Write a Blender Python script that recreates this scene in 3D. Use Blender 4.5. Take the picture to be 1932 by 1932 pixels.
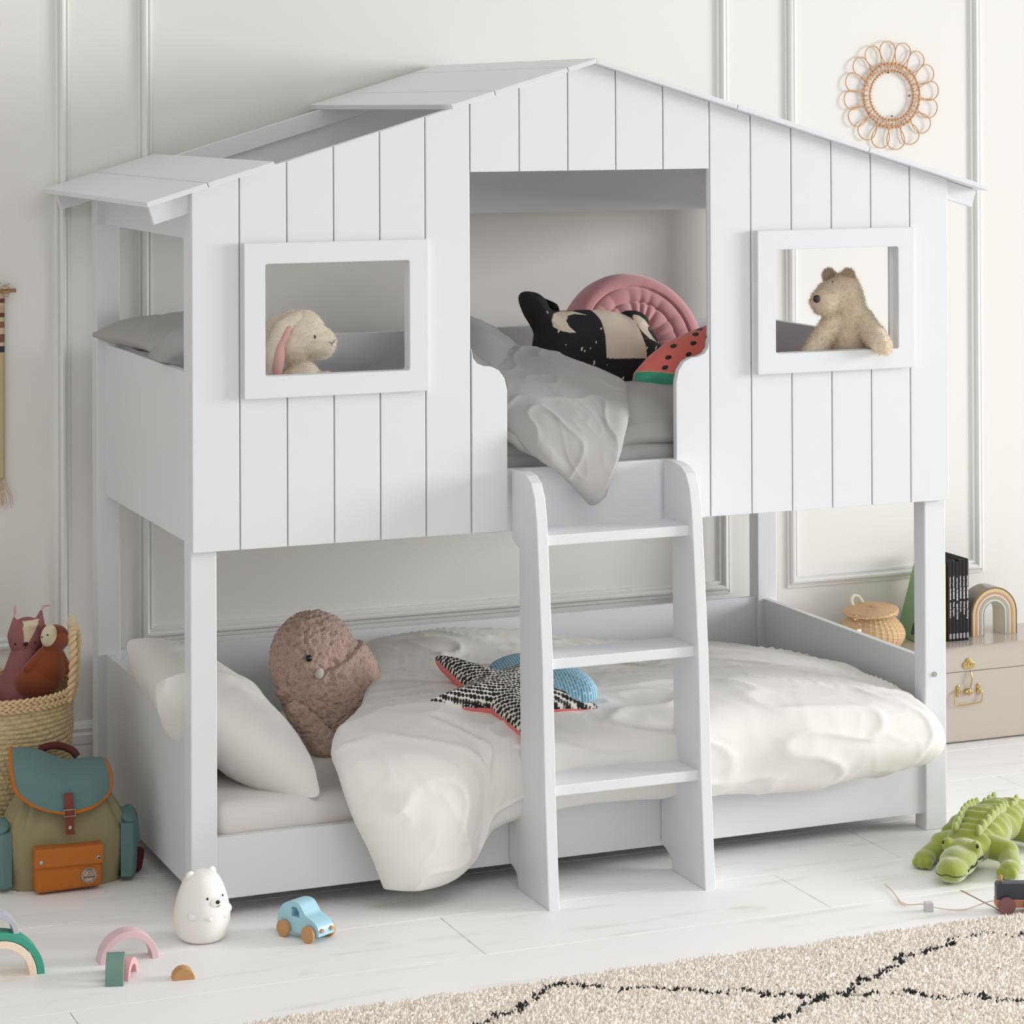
import bpy, bmesh, math, random
import numpy as np
from mathutils import Vector, Matrix, Euler, noise

for o in list(bpy.data.objects):
    bpy.data.objects.remove(o, do_unlink=True)
SC = bpy.context.scene
COL = SC.collection
PI = math.pi
rnd = random.Random(11)

# ------------------------------------------------------------------ camera
F_PX, YH, YAW, ROLL, PIT = 4932.123, 154.5566, .3884, -.0041, .0086
CAM = np.array([-1.642, -6.0247, 1.939])
_c, _s = math.cos(YAW), math.sin(YAW)
_R = np.array([_c, -_s, 0.]); _F = np.array([_s, _c, 0.]); _Z = np.array([0., 0., 1.])
_cp, _sp = math.cos(PIT), math.sin(PIT)
_F2 = _cp * _F + _sp * _Z; _U2 = -_sp * _F + _cp * _Z
_cr, _sr = math.cos(ROLL), math.sin(ROLL)
_R3 = _cr * _R + _sr * _U2; _U3 = -_sr * _R + _cr * _U2
cd = bpy.data.cameras.new('camera')
cam = bpy.data.objects.new('camera', cd); COL.objects.link(cam)
cd.sensor_width = 36; cd.sensor_fit = 'HORIZONTAL'
cd.lens = 36 * F_PX / 1932
cd.shift_y = (YH - 966) / 1932
cd.clip_end = 60
cam.matrix_world = Matrix(((_R3[0], _U3[0], -_F2[0], CAM[0]), (_R3[1], _U3[1], -_F2[1], CAM[1]),
                           (_R3[2], _U3[2], -_F2[2], CAM[2]), (0, 0, 0, 1)))
SC.camera = cam

# ------------------------------------------------------------------ light
SC.view_settings.view_transform = 'Standard'
SC.view_settings.look = 'None'
SC.view_settings.exposure = 0.30
SC.view_settings.gamma = 1.0
SC.view_settings.use_curve_mapping = False
SC.cycles.use_denoising = True
SC.cycles.max_bounces = 8
SC.cycles.diffuse_bounces = 5
w = bpy.data.worlds.new('room_daylight'); SC.world = w; w.use_nodes = True
_nt = w.node_tree; _bg = _nt.nodes['Background']
_tc = _nt.nodes.new('ShaderNodeTexCoord'); _dp = _nt.nodes.new('ShaderNodeVectorMath'); _dp.operation = 'DOT_PRODUCT'
_dp.inputs[1].default_value = (.80, -.45, .40)          # the room's windows are to the right and in front
_mr = _nt.nodes.new('ShaderNodeMapRange'); _mr.inputs[1].default_value = -.6; _mr.inputs[2].default_value = 1
_mr.inputs[3].default_value = .50; _mr.inputs[4].default_value = .60
_nt.links.new(_tc.outputs['Generated'], _dp.inputs[0]); _nt.links.new(_dp.outputs['Value'], _mr.inputs[0]); _nt.links.new(_mr.outputs[0], _bg.inputs[1])
_bg.inputs[0].default_value = (1.0, .988, .972, 1)


def area(name, loc, target, sx, sy, power, col):
    l = bpy.data.lights.new(name, 'AREA'); l.shape = 'RECTANGLE'; l.size = sx; l.size_y = sy
    l.energy = power; l.color = col
    o = bpy.data.objects.new(name, l); COL.objects.link(o); o.location = loc
    o.rotation_euler = (Vector(target) - Vector(loc)).to_track_quat('-Z', 'Y').to_euler()
    return o


wl = area('daylight_window_light', (9.2, -2.9, 2.1), (2.0, -3.6, 1.9), 2.8, 2.4, 290, (.985, .99, 1))
wl.data.spread = 1.9
fill_light = area('floor_fill_light', (1.0, -2.7, 3.4), (1.0, -1.6, 0), 2.6, 1.6, 7, (.98, .985, 1))  # added overhead fill to brighten floor and rug; stands for no real lamp
fill_light.data.spread = 1.5

# ------------------------------------------------------------------ helpers
def ray(u, v):
    x = (u - 966) / F_PX; y = (YH - v) / F_PX
    return _F2 + x * _R3 + y * _U3


def at(u, v, Y):
    d = ray(u, v); t = (Y - CAM[1]) / d[1]; return CAM + d * t


def atz(u, v, Z):
    d = ray(u, v); t = (Z - CAM[2]) / d[2]; return CAM + d * t


def lin(c):
    if isinstance(c, str):
        c = [int(c[i:i + 2], 16) / 255 for i in (0, 2, 4)]
    return tuple(((x / 12.92) if x <= .04045 else ((x + .055) / 1.055) ** 2.4) for x in c)


def mat(name, col='808080', rough=.6, metal=0, bump=None, attr=False, var=None, sheen=0, spec=.5, coat=0, trans=0, sss=0, bdist=.002):
    """procedural principled material; bump=(scale, strength), var=(scale, amount) soft tone variation"""
    m = bpy.data.materials.new(name); m.use_nodes = True
    nt = m.node_tree; N = nt.nodes; L = nt.links
    b = N['Principled BSDF']
    b.inputs['Roughness'].default_value = rough; b.inputs['Metallic'].default_value = metal
    b.inputs['Specular IOR Level'].default_value = spec
    b.inputs['Coat Weight'].default_value = coat; b.inputs['Coat Roughness'].default_value = .15
    b.inputs['Sheen Weight'].default_value = sheen
    b.inputs['Transmission Weight'].default_value = trans
    if sss:
        b.inputs['Subsurface Weight'].default_value = sss; b.inputs['Subsurface Radius'].default_value = (.02, .02, .02)
        b.inputs['Subsurface Scale'].default_value = 1
    c = lin(col)
    src = None
    if attr:
        a = N.new('ShaderNodeAttribute'); a.attribute_name = 'Col'; src = a.outputs['Color']
    tc = N.new('ShaderNodeTexCoord')
    if var:
        n = N.new('ShaderNodeTexNoise'); n.inputs['Scale'].default_value = var[0]; n.inputs['Detail'].default_value = 4
        L.new(tc.outputs['Object'], n.inputs['Vector'])
        hs = N.new('ShaderNodeHueSaturation')
        mr = N.new('ShaderNodeMapRange'); mr.inputs[1].default_value = .25; mr.inputs[2].default_value = .75
        mr.inputs[3].default_value = 1 - var[1]; mr.inputs[4].default_value = 1 + var[1]
        L.new(n.outputs[0], mr.inputs[0]); L.new(mr.outputs[0], hs.inputs['Value'])
        if src: L.new(src, hs.inputs['Color'])
        else: hs.inputs['Color'].default_value = (*c, 1)
        src = hs.outputs[0]
    if src: L.new(src, b.inputs['Base Color'])
    else: b.inputs['Base Color'].default_value = (*c, 1)
    if bump:
        n = N.new('ShaderNodeTexNoise'); n.inputs['Scale'].default_value = bump[0]; n.inputs['Detail'].default_value = 3
        L.new(tc.outputs['Object'], n.inputs['Vector'])
        bp = N.new('ShaderNodeBump'); bp.inputs['Strength'].default_value = bump[1]; bp.inputs['Distance'].default_value = bdist
        L.new(n.outputs[0], bp.inputs['Height']); L.new(bp.outputs[0], b.inputs['Normal'])
    return m


def link(name, me, m=None, parent=None, smooth=False):
    o = bpy.data.objects.new(name, me); COL.objects.link(o)
    if m is not None:
        for x in (m if isinstance(m, (list, tuple)) else [m]): me.materials.append(x)
    if parent is not None: o.parent = parent
    if smooth: me.shade_smooth()
    return o


def tag(o, label=None, cat=None, group=None, kind=None):
    if label: o['label'] = label
    if cat: o['category'] = cat
    if group: o['group'] = group
    if kind: o['kind'] = kind
    return o


def thing(name, label, cat, loc=(0, 0, 0), rz=0, group=None):
    o = bpy.data.objects.new(name, None); COL.objects.link(o); o.empty_display_size = .05
    o.location = loc; o.rotation_euler = (0, 0, rz)
    return tag(o, label, cat, group)


def raw(V, Fc, cols=None, smooth=True, mi=None):
    """mesh from numpy verts and a list (or array) of faces"""
    me = bpy.data.meshes.new('m')
    V = np.asarray(V, dtype=np.float64)
    me.from_pydata(V.tolist() if len(V) < 200000 else [tuple(v) for v in V], [], Fc.tolist() if hasattr(Fc, 'tolist') else Fc)
    if cols is not None:
        a = me.color_attributes.new('Col', 'FLOAT_COLOR', 'POINT')
        c = np.ones((len(V), 4), dtype=np.float32); c[:, :3] = cols
        a.data.foreach_set('color', c.ravel())
    if mi is not None: me.polygons.foreach_set('material_index', np.asarray(mi, dtype=np.int32))
    me.update()
    if smooth: me.shade_smooth()
    return me


def b_box(bm, x0, x1, y0, y1, z0, z1, bev=.002, mi=0):
    g = bmesh.ops.create_cube(bm, size=1)['verts']
    for v in g:
        v.co = Vector((x0 + (v.co.x + .5) * (x1 - x0), y0 + (v.co.y + .5) * (y1 - y0), z0 + (v.co.z + .5) * (z1 - z0)))
    fs = {f for v in g for f in v.link_faces}
    for f in fs: f.material_index = mi
    if bev:
        es = list({e for v in g for e in v.link_edges})
        bmesh.ops.bevel(bm, geom=es, offset=bev, segments=2, affect='EDGES', profile=.5)


def b_prism(bm, pts, axis, a, b, bev=0, mi=0):
    """extrude polygon pts (2D) from a to b on axis ('x': pts are (y,z); 'y': (x,z); 'z': (x,y))"""
    def P(p, t):
        return {'x': (t, p[0], p[1]), 'y': (p[0], t, p[1]), 'z': (p[0], p[1], t)}[axis]
    A = [bm.verts.new(P(p, a)) for p in pts]; B = [bm.verts.new(P(p, b)) for p in pts]
    fs = [bm.faces.new(A), bm.faces.new(B[::-1])]
    n = len(pts)
    for i in range(n): fs.append(bm.faces.new((A[i], B[i], B[(i + 1) % n], A[(i + 1) % n])))
    for f in fs: f.material_index = mi
    bmesh.ops.recalc_face_normals(bm, faces=fs)
    if bev:
        es = [e for e in fs[0].edges] + [e for e in fs[1].edges]
        bmesh.ops.bevel(bm, geom=es, offset=bev, segments=2, affect='EDGES', profile=.5)


def bmo(name, bm, m, parent=None, smooth=False):
    me = bpy.data.meshes.new(name); bm.to_mesh(me); bm.free()
    return link(name, me, m, parent, smooth)


def box(name, x0, x1, y0, y1, z0, z1, m, parent=None, bev=.002):
    bm = bmesh.new(); b_box(bm, x0, x1, y0, y1, z0, z1, bev); return bmo(name, bm, m, parent)


def prism(name, pts, axis, a, b, m, parent=None, bev=.0015, smooth=False):
    bm = bmesh.new(); b_prism(bm, pts, axis, a, b, bev); return bmo(name, bm, m, parent, smooth)


def lathe_me(prof, n=48, cap=True, rfun=None, cols=None):
    """prof list of (r,z); rfun(theta array, r, z, k)->r"""
    th = np.linspace(0, 2 * PI, n, endpoint=False)
    V = []
    for k, (r, z) in enumerate(prof):
        rr = np.full(n, r) if rfun is None else rfun(th, r, z, k)
        V.append(np.stack([rr * np.cos(th), rr * np.sin(th), np.full(n, z)], 1))
    V = np.concatenate(V)
    Fc = []
    for k in range(len(prof) - 1):
        for i in range(n):
            j = (i + 1) % n
            Fc.append((k * n + i, k * n + j, (k + 1) * n + j, (k + 1) * n + i))
    if cap:
        if prof[0][0] > 1e-6: Fc.append(tuple(range(n))[::-1])
        if prof[-1][0] > 1e-6: Fc.append(tuple((len(prof) - 1) * n + i for i in range(n)))
    return raw(V, Fc, cols)


def tube_arr(path, r, n=8, closed=False, taper=None):
    P = np.asarray(path, float); m = len(P)
    V = []; up = np.array([0, 0, 1.])
    for i in range(m):
        if closed: t = P[(i + 1) % m] - P[i - 1]
        else: t = P[min(i + 1, m - 1)] - P[max(i - 1, 0)]
        t = t / (np.linalg.norm(t) + 1e-12)
        if i == 0:
            a = np.cross(t, up)
            if np.linalg.norm(a) < .1: a = np.cross(t, [1., 0, 0])
        else: a = a - t * np.dot(a, t)
        a = a / (np.linalg.norm(a) + 1e-12); b = np.cross(t, a)
        rr = r * (taper[i] if taper is not None else 1)
        for k in range(n):
            q = 2 * PI * k / n
            V.append(P[i] + rr * (math.cos(q) * a + math.sin(q) * b))
    Fc = []
    for i in range(m if closed else m - 1):
        for k in range(n):
            i2 = (i + 1) % m; k2 = (k + 1) % n
            Fc.append((i * n + k, i * n + k2, i2 * n + k2, i2 * n + k))
    if not closed:
        Fc.append(tuple(range(n))[::-1]); Fc.append(tuple((m - 1) * n + k for k in range(n)))
    return V, Fc


class Acc:
    def __init__(s): s.V = []; s.F = []; s.mi = []; s.C = []
    def add(s, V, Fc, mi=0, col=None):
        k = len(s.V); s.V += [tuple(v) for v in V]; s.F += [tuple(i + k for i in f) for f in Fc]; s.mi += [mi] * len(Fc)
        s.C += [col or (1, 1, 1)] * len(V)
    def tube(s, path, r, n=8, closed=False, taper=None, mi=0, col=None): s.add(*tube_arr(path, r, n, closed, taper), mi, col)
    def ball(s, c, r, n=10, mi=0, rot=None, col=None):
        r = (r, r, r) if not hasattr(r, '__len__') else r
        V = []; Fc = []
        M = Euler(rot).to_matrix() if rot else Matrix.Identity(3)
        for i in range(n + 1):
            for k in range(2 * n):
                a = PI * i / n; b = PI * k / n
                v = M @ Vector((r[0] * math.sin(a) * math.cos(b), r[1] * math.sin(a) * math.sin(b), r[2] * math.cos(a)))
                V.append((c[0] + v.x, c[1] + v.y, c[2] + v.z))
        for i in range(n):
            for k in range(2 * n):
                k2 = (k + 1) % (2 * n); Fc.append((i * 2 * n + k, (i + 1) * 2 * n + k, (i + 1) * 2 * n + k2, i * 2 * n + k2))
        s.add(V, Fc, mi, col)
    def obj(s, name, m, parent=None, smooth=True, attr=False):
        return link(name, raw(s.V, s.F, np.array(s.C) if attr else None, smooth, s.mi), m, parent)


def cr1(P, n):
    """Catmull-Rom through P (k,3...) resampled to n"""
    P = np.asarray(P, float); k = len(P)
    Q = np.concatenate([[2 * P[0] - P[1]], P, [2 * P[-1] - P[-2]]])
    out = []
    for i in range(n):
        t = i / (n - 1) * (k - 1); j = min(int(t), k - 2); f = t - j
        a, b, c, d = Q[j], Q[j + 1], Q[j + 2], Q[j + 3]
        out.append(.5 * (2 * b + (c - a) * f + (2 * a - 5 * b + 4 * c - d) * f * f + (3 * b - a - 3 * c + d) * f ** 3))
    return np.array(out)


def surf(net, nu, nv):
    net = [cr1(r, nv) for r in net]
    return cr1(np.array(net), nu)


def normals(P):
    du = np.gradient(P, axis=0); dv = np.gradient(P, axis=1)
    n = np.cross(du, dv); return n / (np.linalg.norm(n, axis=2, keepdims=True) + 1e-12)


def nvec(p):
    return Vector((noise.noise(p), noise.noise(p + Vector((31.7, 5.1, 9.3))), noise.noise(p + Vector((7.9, 47.3, 2.6)))))


def folds(P, specs, seed=0):
    """wrinkle field: specs (scale, stretch_dir(3), stretch, amp, sharp)"""
    nu, nv = P.shape[:2]; H = np.zeros((nu, nv))
    for (sc, d, st, amp, sharp) in specs:
        d = Vector(d).normalized()
        for i in range(nu):
            for j in range(nv):
                p = Vector(P[i, j]); wv = nvec(p * sc * .35 + Vector((seed, 3, 7))) * .45
                q = p - d * p.dot(d) * (1 - 1 / st)
                v = noise.noise(q * sc + wv + Vector((seed * 3.1, sc, 1)))
                v = (1 - abs(v) * 2) if sharp > 0 else v
                H[i, j] += amp * (max(v, 0) ** sharp if sharp > 0 else v)
    return H


def puff_me(net, nu, nv, T, edge, specs, seed=0, under=1.0, flip=False, tfun=None):
    P = surf(net, nu, nv); n = normals(P)
    if flip: n = -n
    lu = np.concatenate([[np.zeros(nv)], np.cumsum(np.linalg.norm(np.diff(P, axis=0), axis=2), 0)])
    lv = np.concatenate([np.zeros((nu, 1)), np.cumsum(np.linalg.norm(np.diff(P, axis=1), axis=2), 1)], 1)
    e = np.minimum(np.minimum(lu, lu[-1] - lu), np.minimum(lv, lv[:, -1:] - lv))
    k = np.clip(e / edge, 0, 1); th = T * np.sqrt(np.maximum(1 - (1 - k) ** 2, 0))
    if tfun is not None: th = th * tfun
    H = folds(P, specs, seed) * np.clip(e / (edge * .5), .0, 1)
    A = P + n * (th + H)[..., None]; B = P - n * (th * under)[..., None]
    V = np.concatenate([A.reshape(-1, 3), B.reshape(-1, 3)]); m = nu * nv
    Fc = []
    for i in range(nu - 1):
        for j in range(nv - 1):
            a, b, c, d = i * nv + j, (i + 1) * nv + j, (i + 1) * nv + j + 1, i * nv + j + 1
            Fc.append((a, b, c, d) if not flip else (d, c, b, a))
            Fc.append((m + d, m + c, m + b, m + a) if not flip else (m + a, m + b, m + c, m + d))
    return V, Fc


def join_me(parts, cols=None):
    V = []; Fc = []; k = 0
    for v, f in parts:
        V.append(np.asarray(v)); Fc += [tuple(i + k for i in q) for q in f]; k += len(v)
    me = raw(np.concatenate(V), Fc)
    bm = bmesh.new(); bm.from_mesh(me); bmesh.ops.remove_doubles(bm, verts=bm.verts, dist=1e-5); bm.to_mesh(me); bm.free()
    me.shade_smooth(); return me


def resample(pts, n):
    P = np.asarray(pts, float); P = np.concatenate([P, P[:1]])
    L = np.concatenate([[0], np.cumsum(np.linalg.norm(np.diff(P, axis=0), axis=1))])
    t = np.linspace(0, L[-1], n, endpoint=False)
    return np.stack([np.interp(t, L, P[:, 0]), np.interp(t, L, P[:, 1])], 1)


def smooth_closed(pts, per=10):
    P = np.asarray(pts, float); k = len(P); out = []
    for i in range(k):
        a, b, c, d = P[i - 1], P[i], P[(i + 1) % k], P[(i + 2) % k]
        for q in range(per):
            f = q / per
            out.append(.5 * (2 * b + (c - a) * f + (2 * a - 5 * b + 4 * c - d) * f * f + (3 * b - a - 3 * c + d) * f ** 3))
    return np.array(out)


def cushion_me(outline, T, width, na=220, nr=60, center=None, back=1.0, colf=None, wr=0, seed=0, hf=None, seam=.0, wrscale=14):
    """two sided pillow: outline in local XY, height on +Z; colf(x,y,side)->rgb"""
    O = resample(outline, na); c = np.mean(O, 0) if center is None else np.array(center)
    s = 1 - (1 - np.linspace(0, 1, nr)) ** 1.6
    P = c + (O - c)[None] * s[:, None, None]
    flat = P.reshape(-1, 2); d = np.full(len(flat), 9.)
    for i in range(na):
        a = O[i]; b = O[(i + 1) % na]; ab = b - a; L2 = ab @ ab + 1e-12
        t = np.clip(((flat - a) @ ab) / L2, 0, 1); q = a + t[:, None] * ab
        d = np.minimum(d, np.linalg.norm(flat - q, axis=1))
    d[-na:] = 0
    h = T * np.sqrt(np.maximum(1 - (1 - np.clip(d / width, 0, 1)) ** 2, 0))
    out = []; cols = []
    for side in (1, -1):
        hh = h * (1 if side > 0 else back)
        if hf is not None: hh = hh + hf(flat[:, 0], flat[:, 1], d, side)
        if wr:
            e = np.array([noise.noise(Vector((p[0] * wrscale, p[1] * wrscale, seed + side))) + .5 * noise.noise(Vector((p[0] * wrscale * 2.3, p[1] * wrscale * 2.3, seed))) for p in flat])
            e2 = np.array([noise.noise(Vector((math.atan2(p[1] - c[1], p[0] - c[0]) * 7, 0, seed + side))) for p in flat])
            hh = hh + wr * (e + .8 * e2 * np.clip(1 - d / width, 0, 1)) * np.clip(d / (width * .25), 0, 1)
        out.append(np.stack([flat[:, 0], flat[:, 1], side * hh], 1))
        if colf is not None: cols.append(np.array([colf(p[0], p[1], side) for p in flat]))
    V = np.concatenate(out); m = nr * na; Fc = []
    for sd in (0, 1):
        for k in range(nr - 1):
            for i in range(na):
                j = (i + 1) % na
                q = (k * na + i, (k + 1) * na + i, (k + 1) * na + j, k * na + j)
                Fc.append(tuple(x + sd * m for x in (q if sd == 0 else q[::-1])))
    me = raw(V, Fc, np.concatenate(cols) if cols else None)
    bm = bmesh.new(); bm.from_mesh(me); bmesh.ops.remove_doubles(bm, verts=bm.verts, dist=1e-6)
    bmesh.ops.recalc_face_normals(bm, faces=bm.faces); bm.to_mesh(me); bm.free(); me.shade_smooth()
    return me


def blob_me(parts, voxel=.006, sm=6, colf=None, rough=0, rscale=60, seed=0):
    """organic union. parts: ('e', center, radii, euler) or ('c', p0, p1, r0, r1)"""
    bm = bmesh.new()
    for p in parts:
        if p[0] == 'e':
            g = bmesh.ops.create_icosphere(bm, subdivisions=4, radius=1)['verts']
            M = Euler(p[3] if len(p) > 3 else (0, 0, 0)).to_matrix()
            for v in g: v.co = M @ Vector((v.co.x * p[2][0], v.co.y * p[2][1], v.co.z * p[2][2])) + Vector(p[1])
        else:
            a, b = Vector(p[1]), Vector(p[2]); n = max(3, int((a - b).length / (min(p[3], p[4]) * .35)) + 1)
            for i in range(n):
                t = i / (n - 1); g = bmesh.ops.create_icosphere(bm, subdivisions=3, radius=p[3] + (p[4] - p[3]) * t)['verts']
                for v in g: v.co += a.lerp(b, t)
    me = bpy.data.meshes.new('t'); bm.to_mesh(me); bm.free()
    o = bpy.data.objects.new('t', me); COL.objects.link(o)
    r = o.modifiers.new('r', 'REMESH'); r.mode = 'VOXEL'; r.voxel_size = voxel
    s = o.modifiers.new('s', 'SMOOTH'); s.iterations = sm; s.factor = .6
    dg = bpy.context.evaluated_depsgraph_get(); dg.update()
    res = bpy.data.meshes.new_from_object(o.evaluated_get(dg))
    bpy.data.objects.remove(o); bpy.data.meshes.remove(me)
    res.materials.clear()
    n = len(res.vertices); co = np.zeros(n * 3); res.vertices.foreach_get('co', co); co = co.reshape(-1, 3)
    if rough:
        no = np.zeros(n * 3); res.vertices.foreach_get('normal', no); no = no.reshape(-1, 3)
        h = np.array([noise.noise(Vector(c) * rscale + Vector((seed, 0, 0))) + .6 * noise.noise(Vector(c) * rscale * 2.1) for c in co])
        res.vertices.foreach_set('co', (co + no * (rough * h)[:, None]).ravel()); res.update()
    if colf is not None:
        a = res.color_attributes.new('Col', 'FLOAT_COLOR', 'POINT')
        c = np.ones((n, 4), dtype=np.float32); c[:, :3] = np.array([colf(*p) for p in co])
        a.data.foreach_set('color', c.ravel())
    res.shade_smooth()
    return res


def fur_arr(me, n, length, width, seed=0, droop=.3, comb=(0, 0, -1), base=None, mask=None):
    """thin curved strands growing from a mesh surface -> verts, tris"""
    R = np.random.RandomState(seed)
    me.calc_loop_triangles(); nt = len(me.loop_triangles)
    tri = np.zeros(nt * 3, dtype=np.int32); me.loop_triangles.foreach_get('vertices', tri); tri = tri.reshape(-1, 3)
    co = np.zeros(len(me.vertices) * 3); me.vertices.foreach_get('co', co); co = co.reshape(-1, 3)
    A, B, C = co[tri[:, 0]], co[tri[:, 1]], co[tri[:, 2]]
    nn = np.cross(B - A, C - A); ar = np.linalg.norm(nn, axis=1) + 1e-12; nn /= ar[:, None]
    k = R.choice(nt, n, p=ar / ar.sum()); r1 = np.sqrt(R.rand(n, 1)); r2 = R.rand(n, 1)
    P = A[k] * (1 - r1) + B[k] * r1 * (1 - r2) + C[k] * r1 * r2; N_ = nn[k]
    if mask is not None:
        keep = mask(P); P = P[keep]; N_ = N_[keep]; n = len(P)
    d = N_ + R.randn(n, 3) * .45 + np.array(comb) * droop; d /= np.linalg.norm(d, axis=1, keepdims=True)
    d2 = d + R.randn(n, 3) * .5 + np.array(comb) * droop; d2 /= np.linalg.norm(d2, axis=1, keepdims=True)
    L = length * (.6 + .7 * R.rand(n, 1))
    s = np.cross(d, R.randn(n, 3)); s /= np.linalg.norm(s, axis=1, keepdims=True)
    w = width * (.7 + .6 * R.rand(n, 1))
    P0 = P - N_ * .001
    M = P0 + d * L * .55; T = M + d2 * L * .45
    V = np.stack([P0 - s * w, P0 + s * w, M + s * w * .7, M - s * w * .7, T], 1).reshape(-1, 3)
    i = np.arange(n)[:, None] * 5
    F1 = (i + np.array([0, 1, 2, 3])).tolist(); F2 = (i + np.array([3, 2, 4])).tolist()
    return V, F1 + F2


def with_fur(me, *a, **k):
    V, Fc = fur_arr(me, *a, **k)
    n = len(me.vertices); co = np.zeros(n * 3); me.vertices.foreach_get('co', co)
    F0 = [tuple(p.vertices) for p in me.polygons]
    cols = None
    if 'Col' in me.color_attributes:
        c0 = np.zeros(n * 4, dtype=np.float32); me.color_attributes['Col'].data.foreach_get('color', c0)
        c0 = c0.reshape(-1, 4)[:, :3]
        cols = np.concatenate([c0, np.tile(c0.mean(0), (len(V), 1))])
    out = raw(np.concatenate([co.reshape(-1, 3), V]), F0 + [tuple(i + n for i in f) for f in Fc], cols)
    return out


def rounded(w, h, r, n=6, cx=0, cy=0):
    out = []
    for (sx, sy, a0) in ((1, 1, 0), (-1, 1, 90), (-1, -1, 180), (1, -1, 270)):
        for i in range(n + 1):
            a = math.radians(a0 + 90 * i / n)
            out.append((cx + sx * (w / 2 - r) + r * math.cos(a), cy + sy * (h / 2 - r) + r * math.sin(a)))
    return out


# ------------------------------------------------------------------ materials
M = {}
M['paint'] = mat('white_satin_paint', 'E0E2E5', .42, var=(3, .006))
M['wall'] = mat('white_wall_paint', 'EAE8E3', .55, var=(1.2, .012), bump=(260, .04), bdist=.001)
M['trim'] = mat('white_trim_paint', 'EAE9E6', .4)
M['white_cotton'] = mat('white_cotton', 'E6E3DE', .85, bump=(700, .12), sheen=.1, bdist=.0008)
M['sheet'] = mat('cotton_sheet', 'E3DEDA', .85, bump=(700, .1), bdist=.0008)
M['grey_cotton'] = mat('grey_cotton', 'A9A7A5', .85, bump=(800, .12), sheen=.1, bdist=.0008)
M['black'] = mat('black_plastic', '0C0C0E', .25)
M['beech'] = mat('beech_wood', 'C0905F', .55, var=(40, .06))
M['brass'] = mat('polished_brass', 'C8AE74', .25, metal=1)
M['steel'] = mat('steel', 'B5B2AC', .3, metal=1)


def floor_mat():
    m = mat('painted_floorboards', 'E9E8E5', .5)
    nt = m.node_tree; N = nt.nodes; L = nt.links; b = N['Principled BSDF']
    tc = N.new('ShaderNodeTexCoord')
    mp = N.new('ShaderNodeMapping'); mp.inputs['Scale'].default_value = (1.2, 9, 1)
    n1 = N.new('ShaderNodeTexNoise'); n1.inputs['Scale'].default_value = 2.2; n1.inputs['Detail'].default_value = 6
    n2 = N.new('ShaderNodeTexNoise'); n2.inputs['Scale'].default_value = 3; n2.inputs['Detail'].default_value = 5
    L.new(tc.outputs['Object'], mp.inputs['Vector']); L.new(mp.outputs[0], n1.inputs['Vector'])
    mp2 = N.new('ShaderNodeMapping'); mp2.inputs['Scale'].default_value = (1, 3, 1)
    L.new(tc.outputs['Object'], mp2.inputs['Vector']); L.new(mp2.outputs[0], n2.inputs['Vector'])
    r1 = N.new('ShaderNodeValToRGB'); r1.color_ramp.elements[0].position = .25; r1.color_ramp.elements[1].position = .42
    r1.color_ramp.elements[0].color = (*lin('E2DED7'), 1); r1.color_ramp.elements[1].color = (*lin('F1F0EE'), 1)
    L.new(n1.outputs[0], r1.inputs[0])
    r2 = N.new('ShaderNodeValToRGB'); r2.color_ramp.elements[0].position = .66; r2.color_ramp.elements[1].position = .74
    r2.color_ramp.elements[0].color = (1, 1, 1, 1); r2.color_ramp.elements[1].color = (.86, .82, .76, 1)
    L.new(n2.outputs[0], r2.inputs[0])
    mx = N.new('ShaderNodeMix'); mx.data_type = 'RGBA'; mx.blend_type = 'MULTIPLY'; mx.inputs[0].default_value = 1
    L.new(r1.outputs[0], mx.inputs[6]); L.new(r2.outputs[0], mx.inputs[7]); L.new(mx.outputs[2], b.inputs['Base Color'])
    bp = N.new('ShaderNodeBump'); bp.inputs['Strength'].default_value = .12; bp.inputs['Distance'].default_value = .002
    L.new(n1.outputs[0], bp.inputs['Height']); L.new(bp.outputs[0], b.inputs['Normal'])
    return m


def gap_mat():
    m = mat('board_gap', '6b6258', .8)
    nt = m.node_tree; N = nt.nodes; L = nt.links; b = N['Principled BSDF']
    tc = N.new('ShaderNodeTexCoord'); n = N.new('ShaderNodeTexNoise'); n.inputs['Scale'].default_value = 9; n.inputs['Detail'].default_value = 5
    r = N.new('ShaderNodeValToRGB'); r.color_ramp.elements[0].position = .44; r.color_ramp.elements[1].position = .54
    r.color_ramp.elements[0].color = (*lin('5a5048'), 1); r.color_ramp.elements[1].color = (*lin('D8D5CF'), 1)
    L.new(tc.outputs['Object'], n.inputs['Vector']); L.new(n.outputs[0], r.inputs[0]); L.new(r.outputs[0], b.inputs['Base Color'])
    return m


# ------------------------------------------------------------------ room
WY = 1.13


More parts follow.
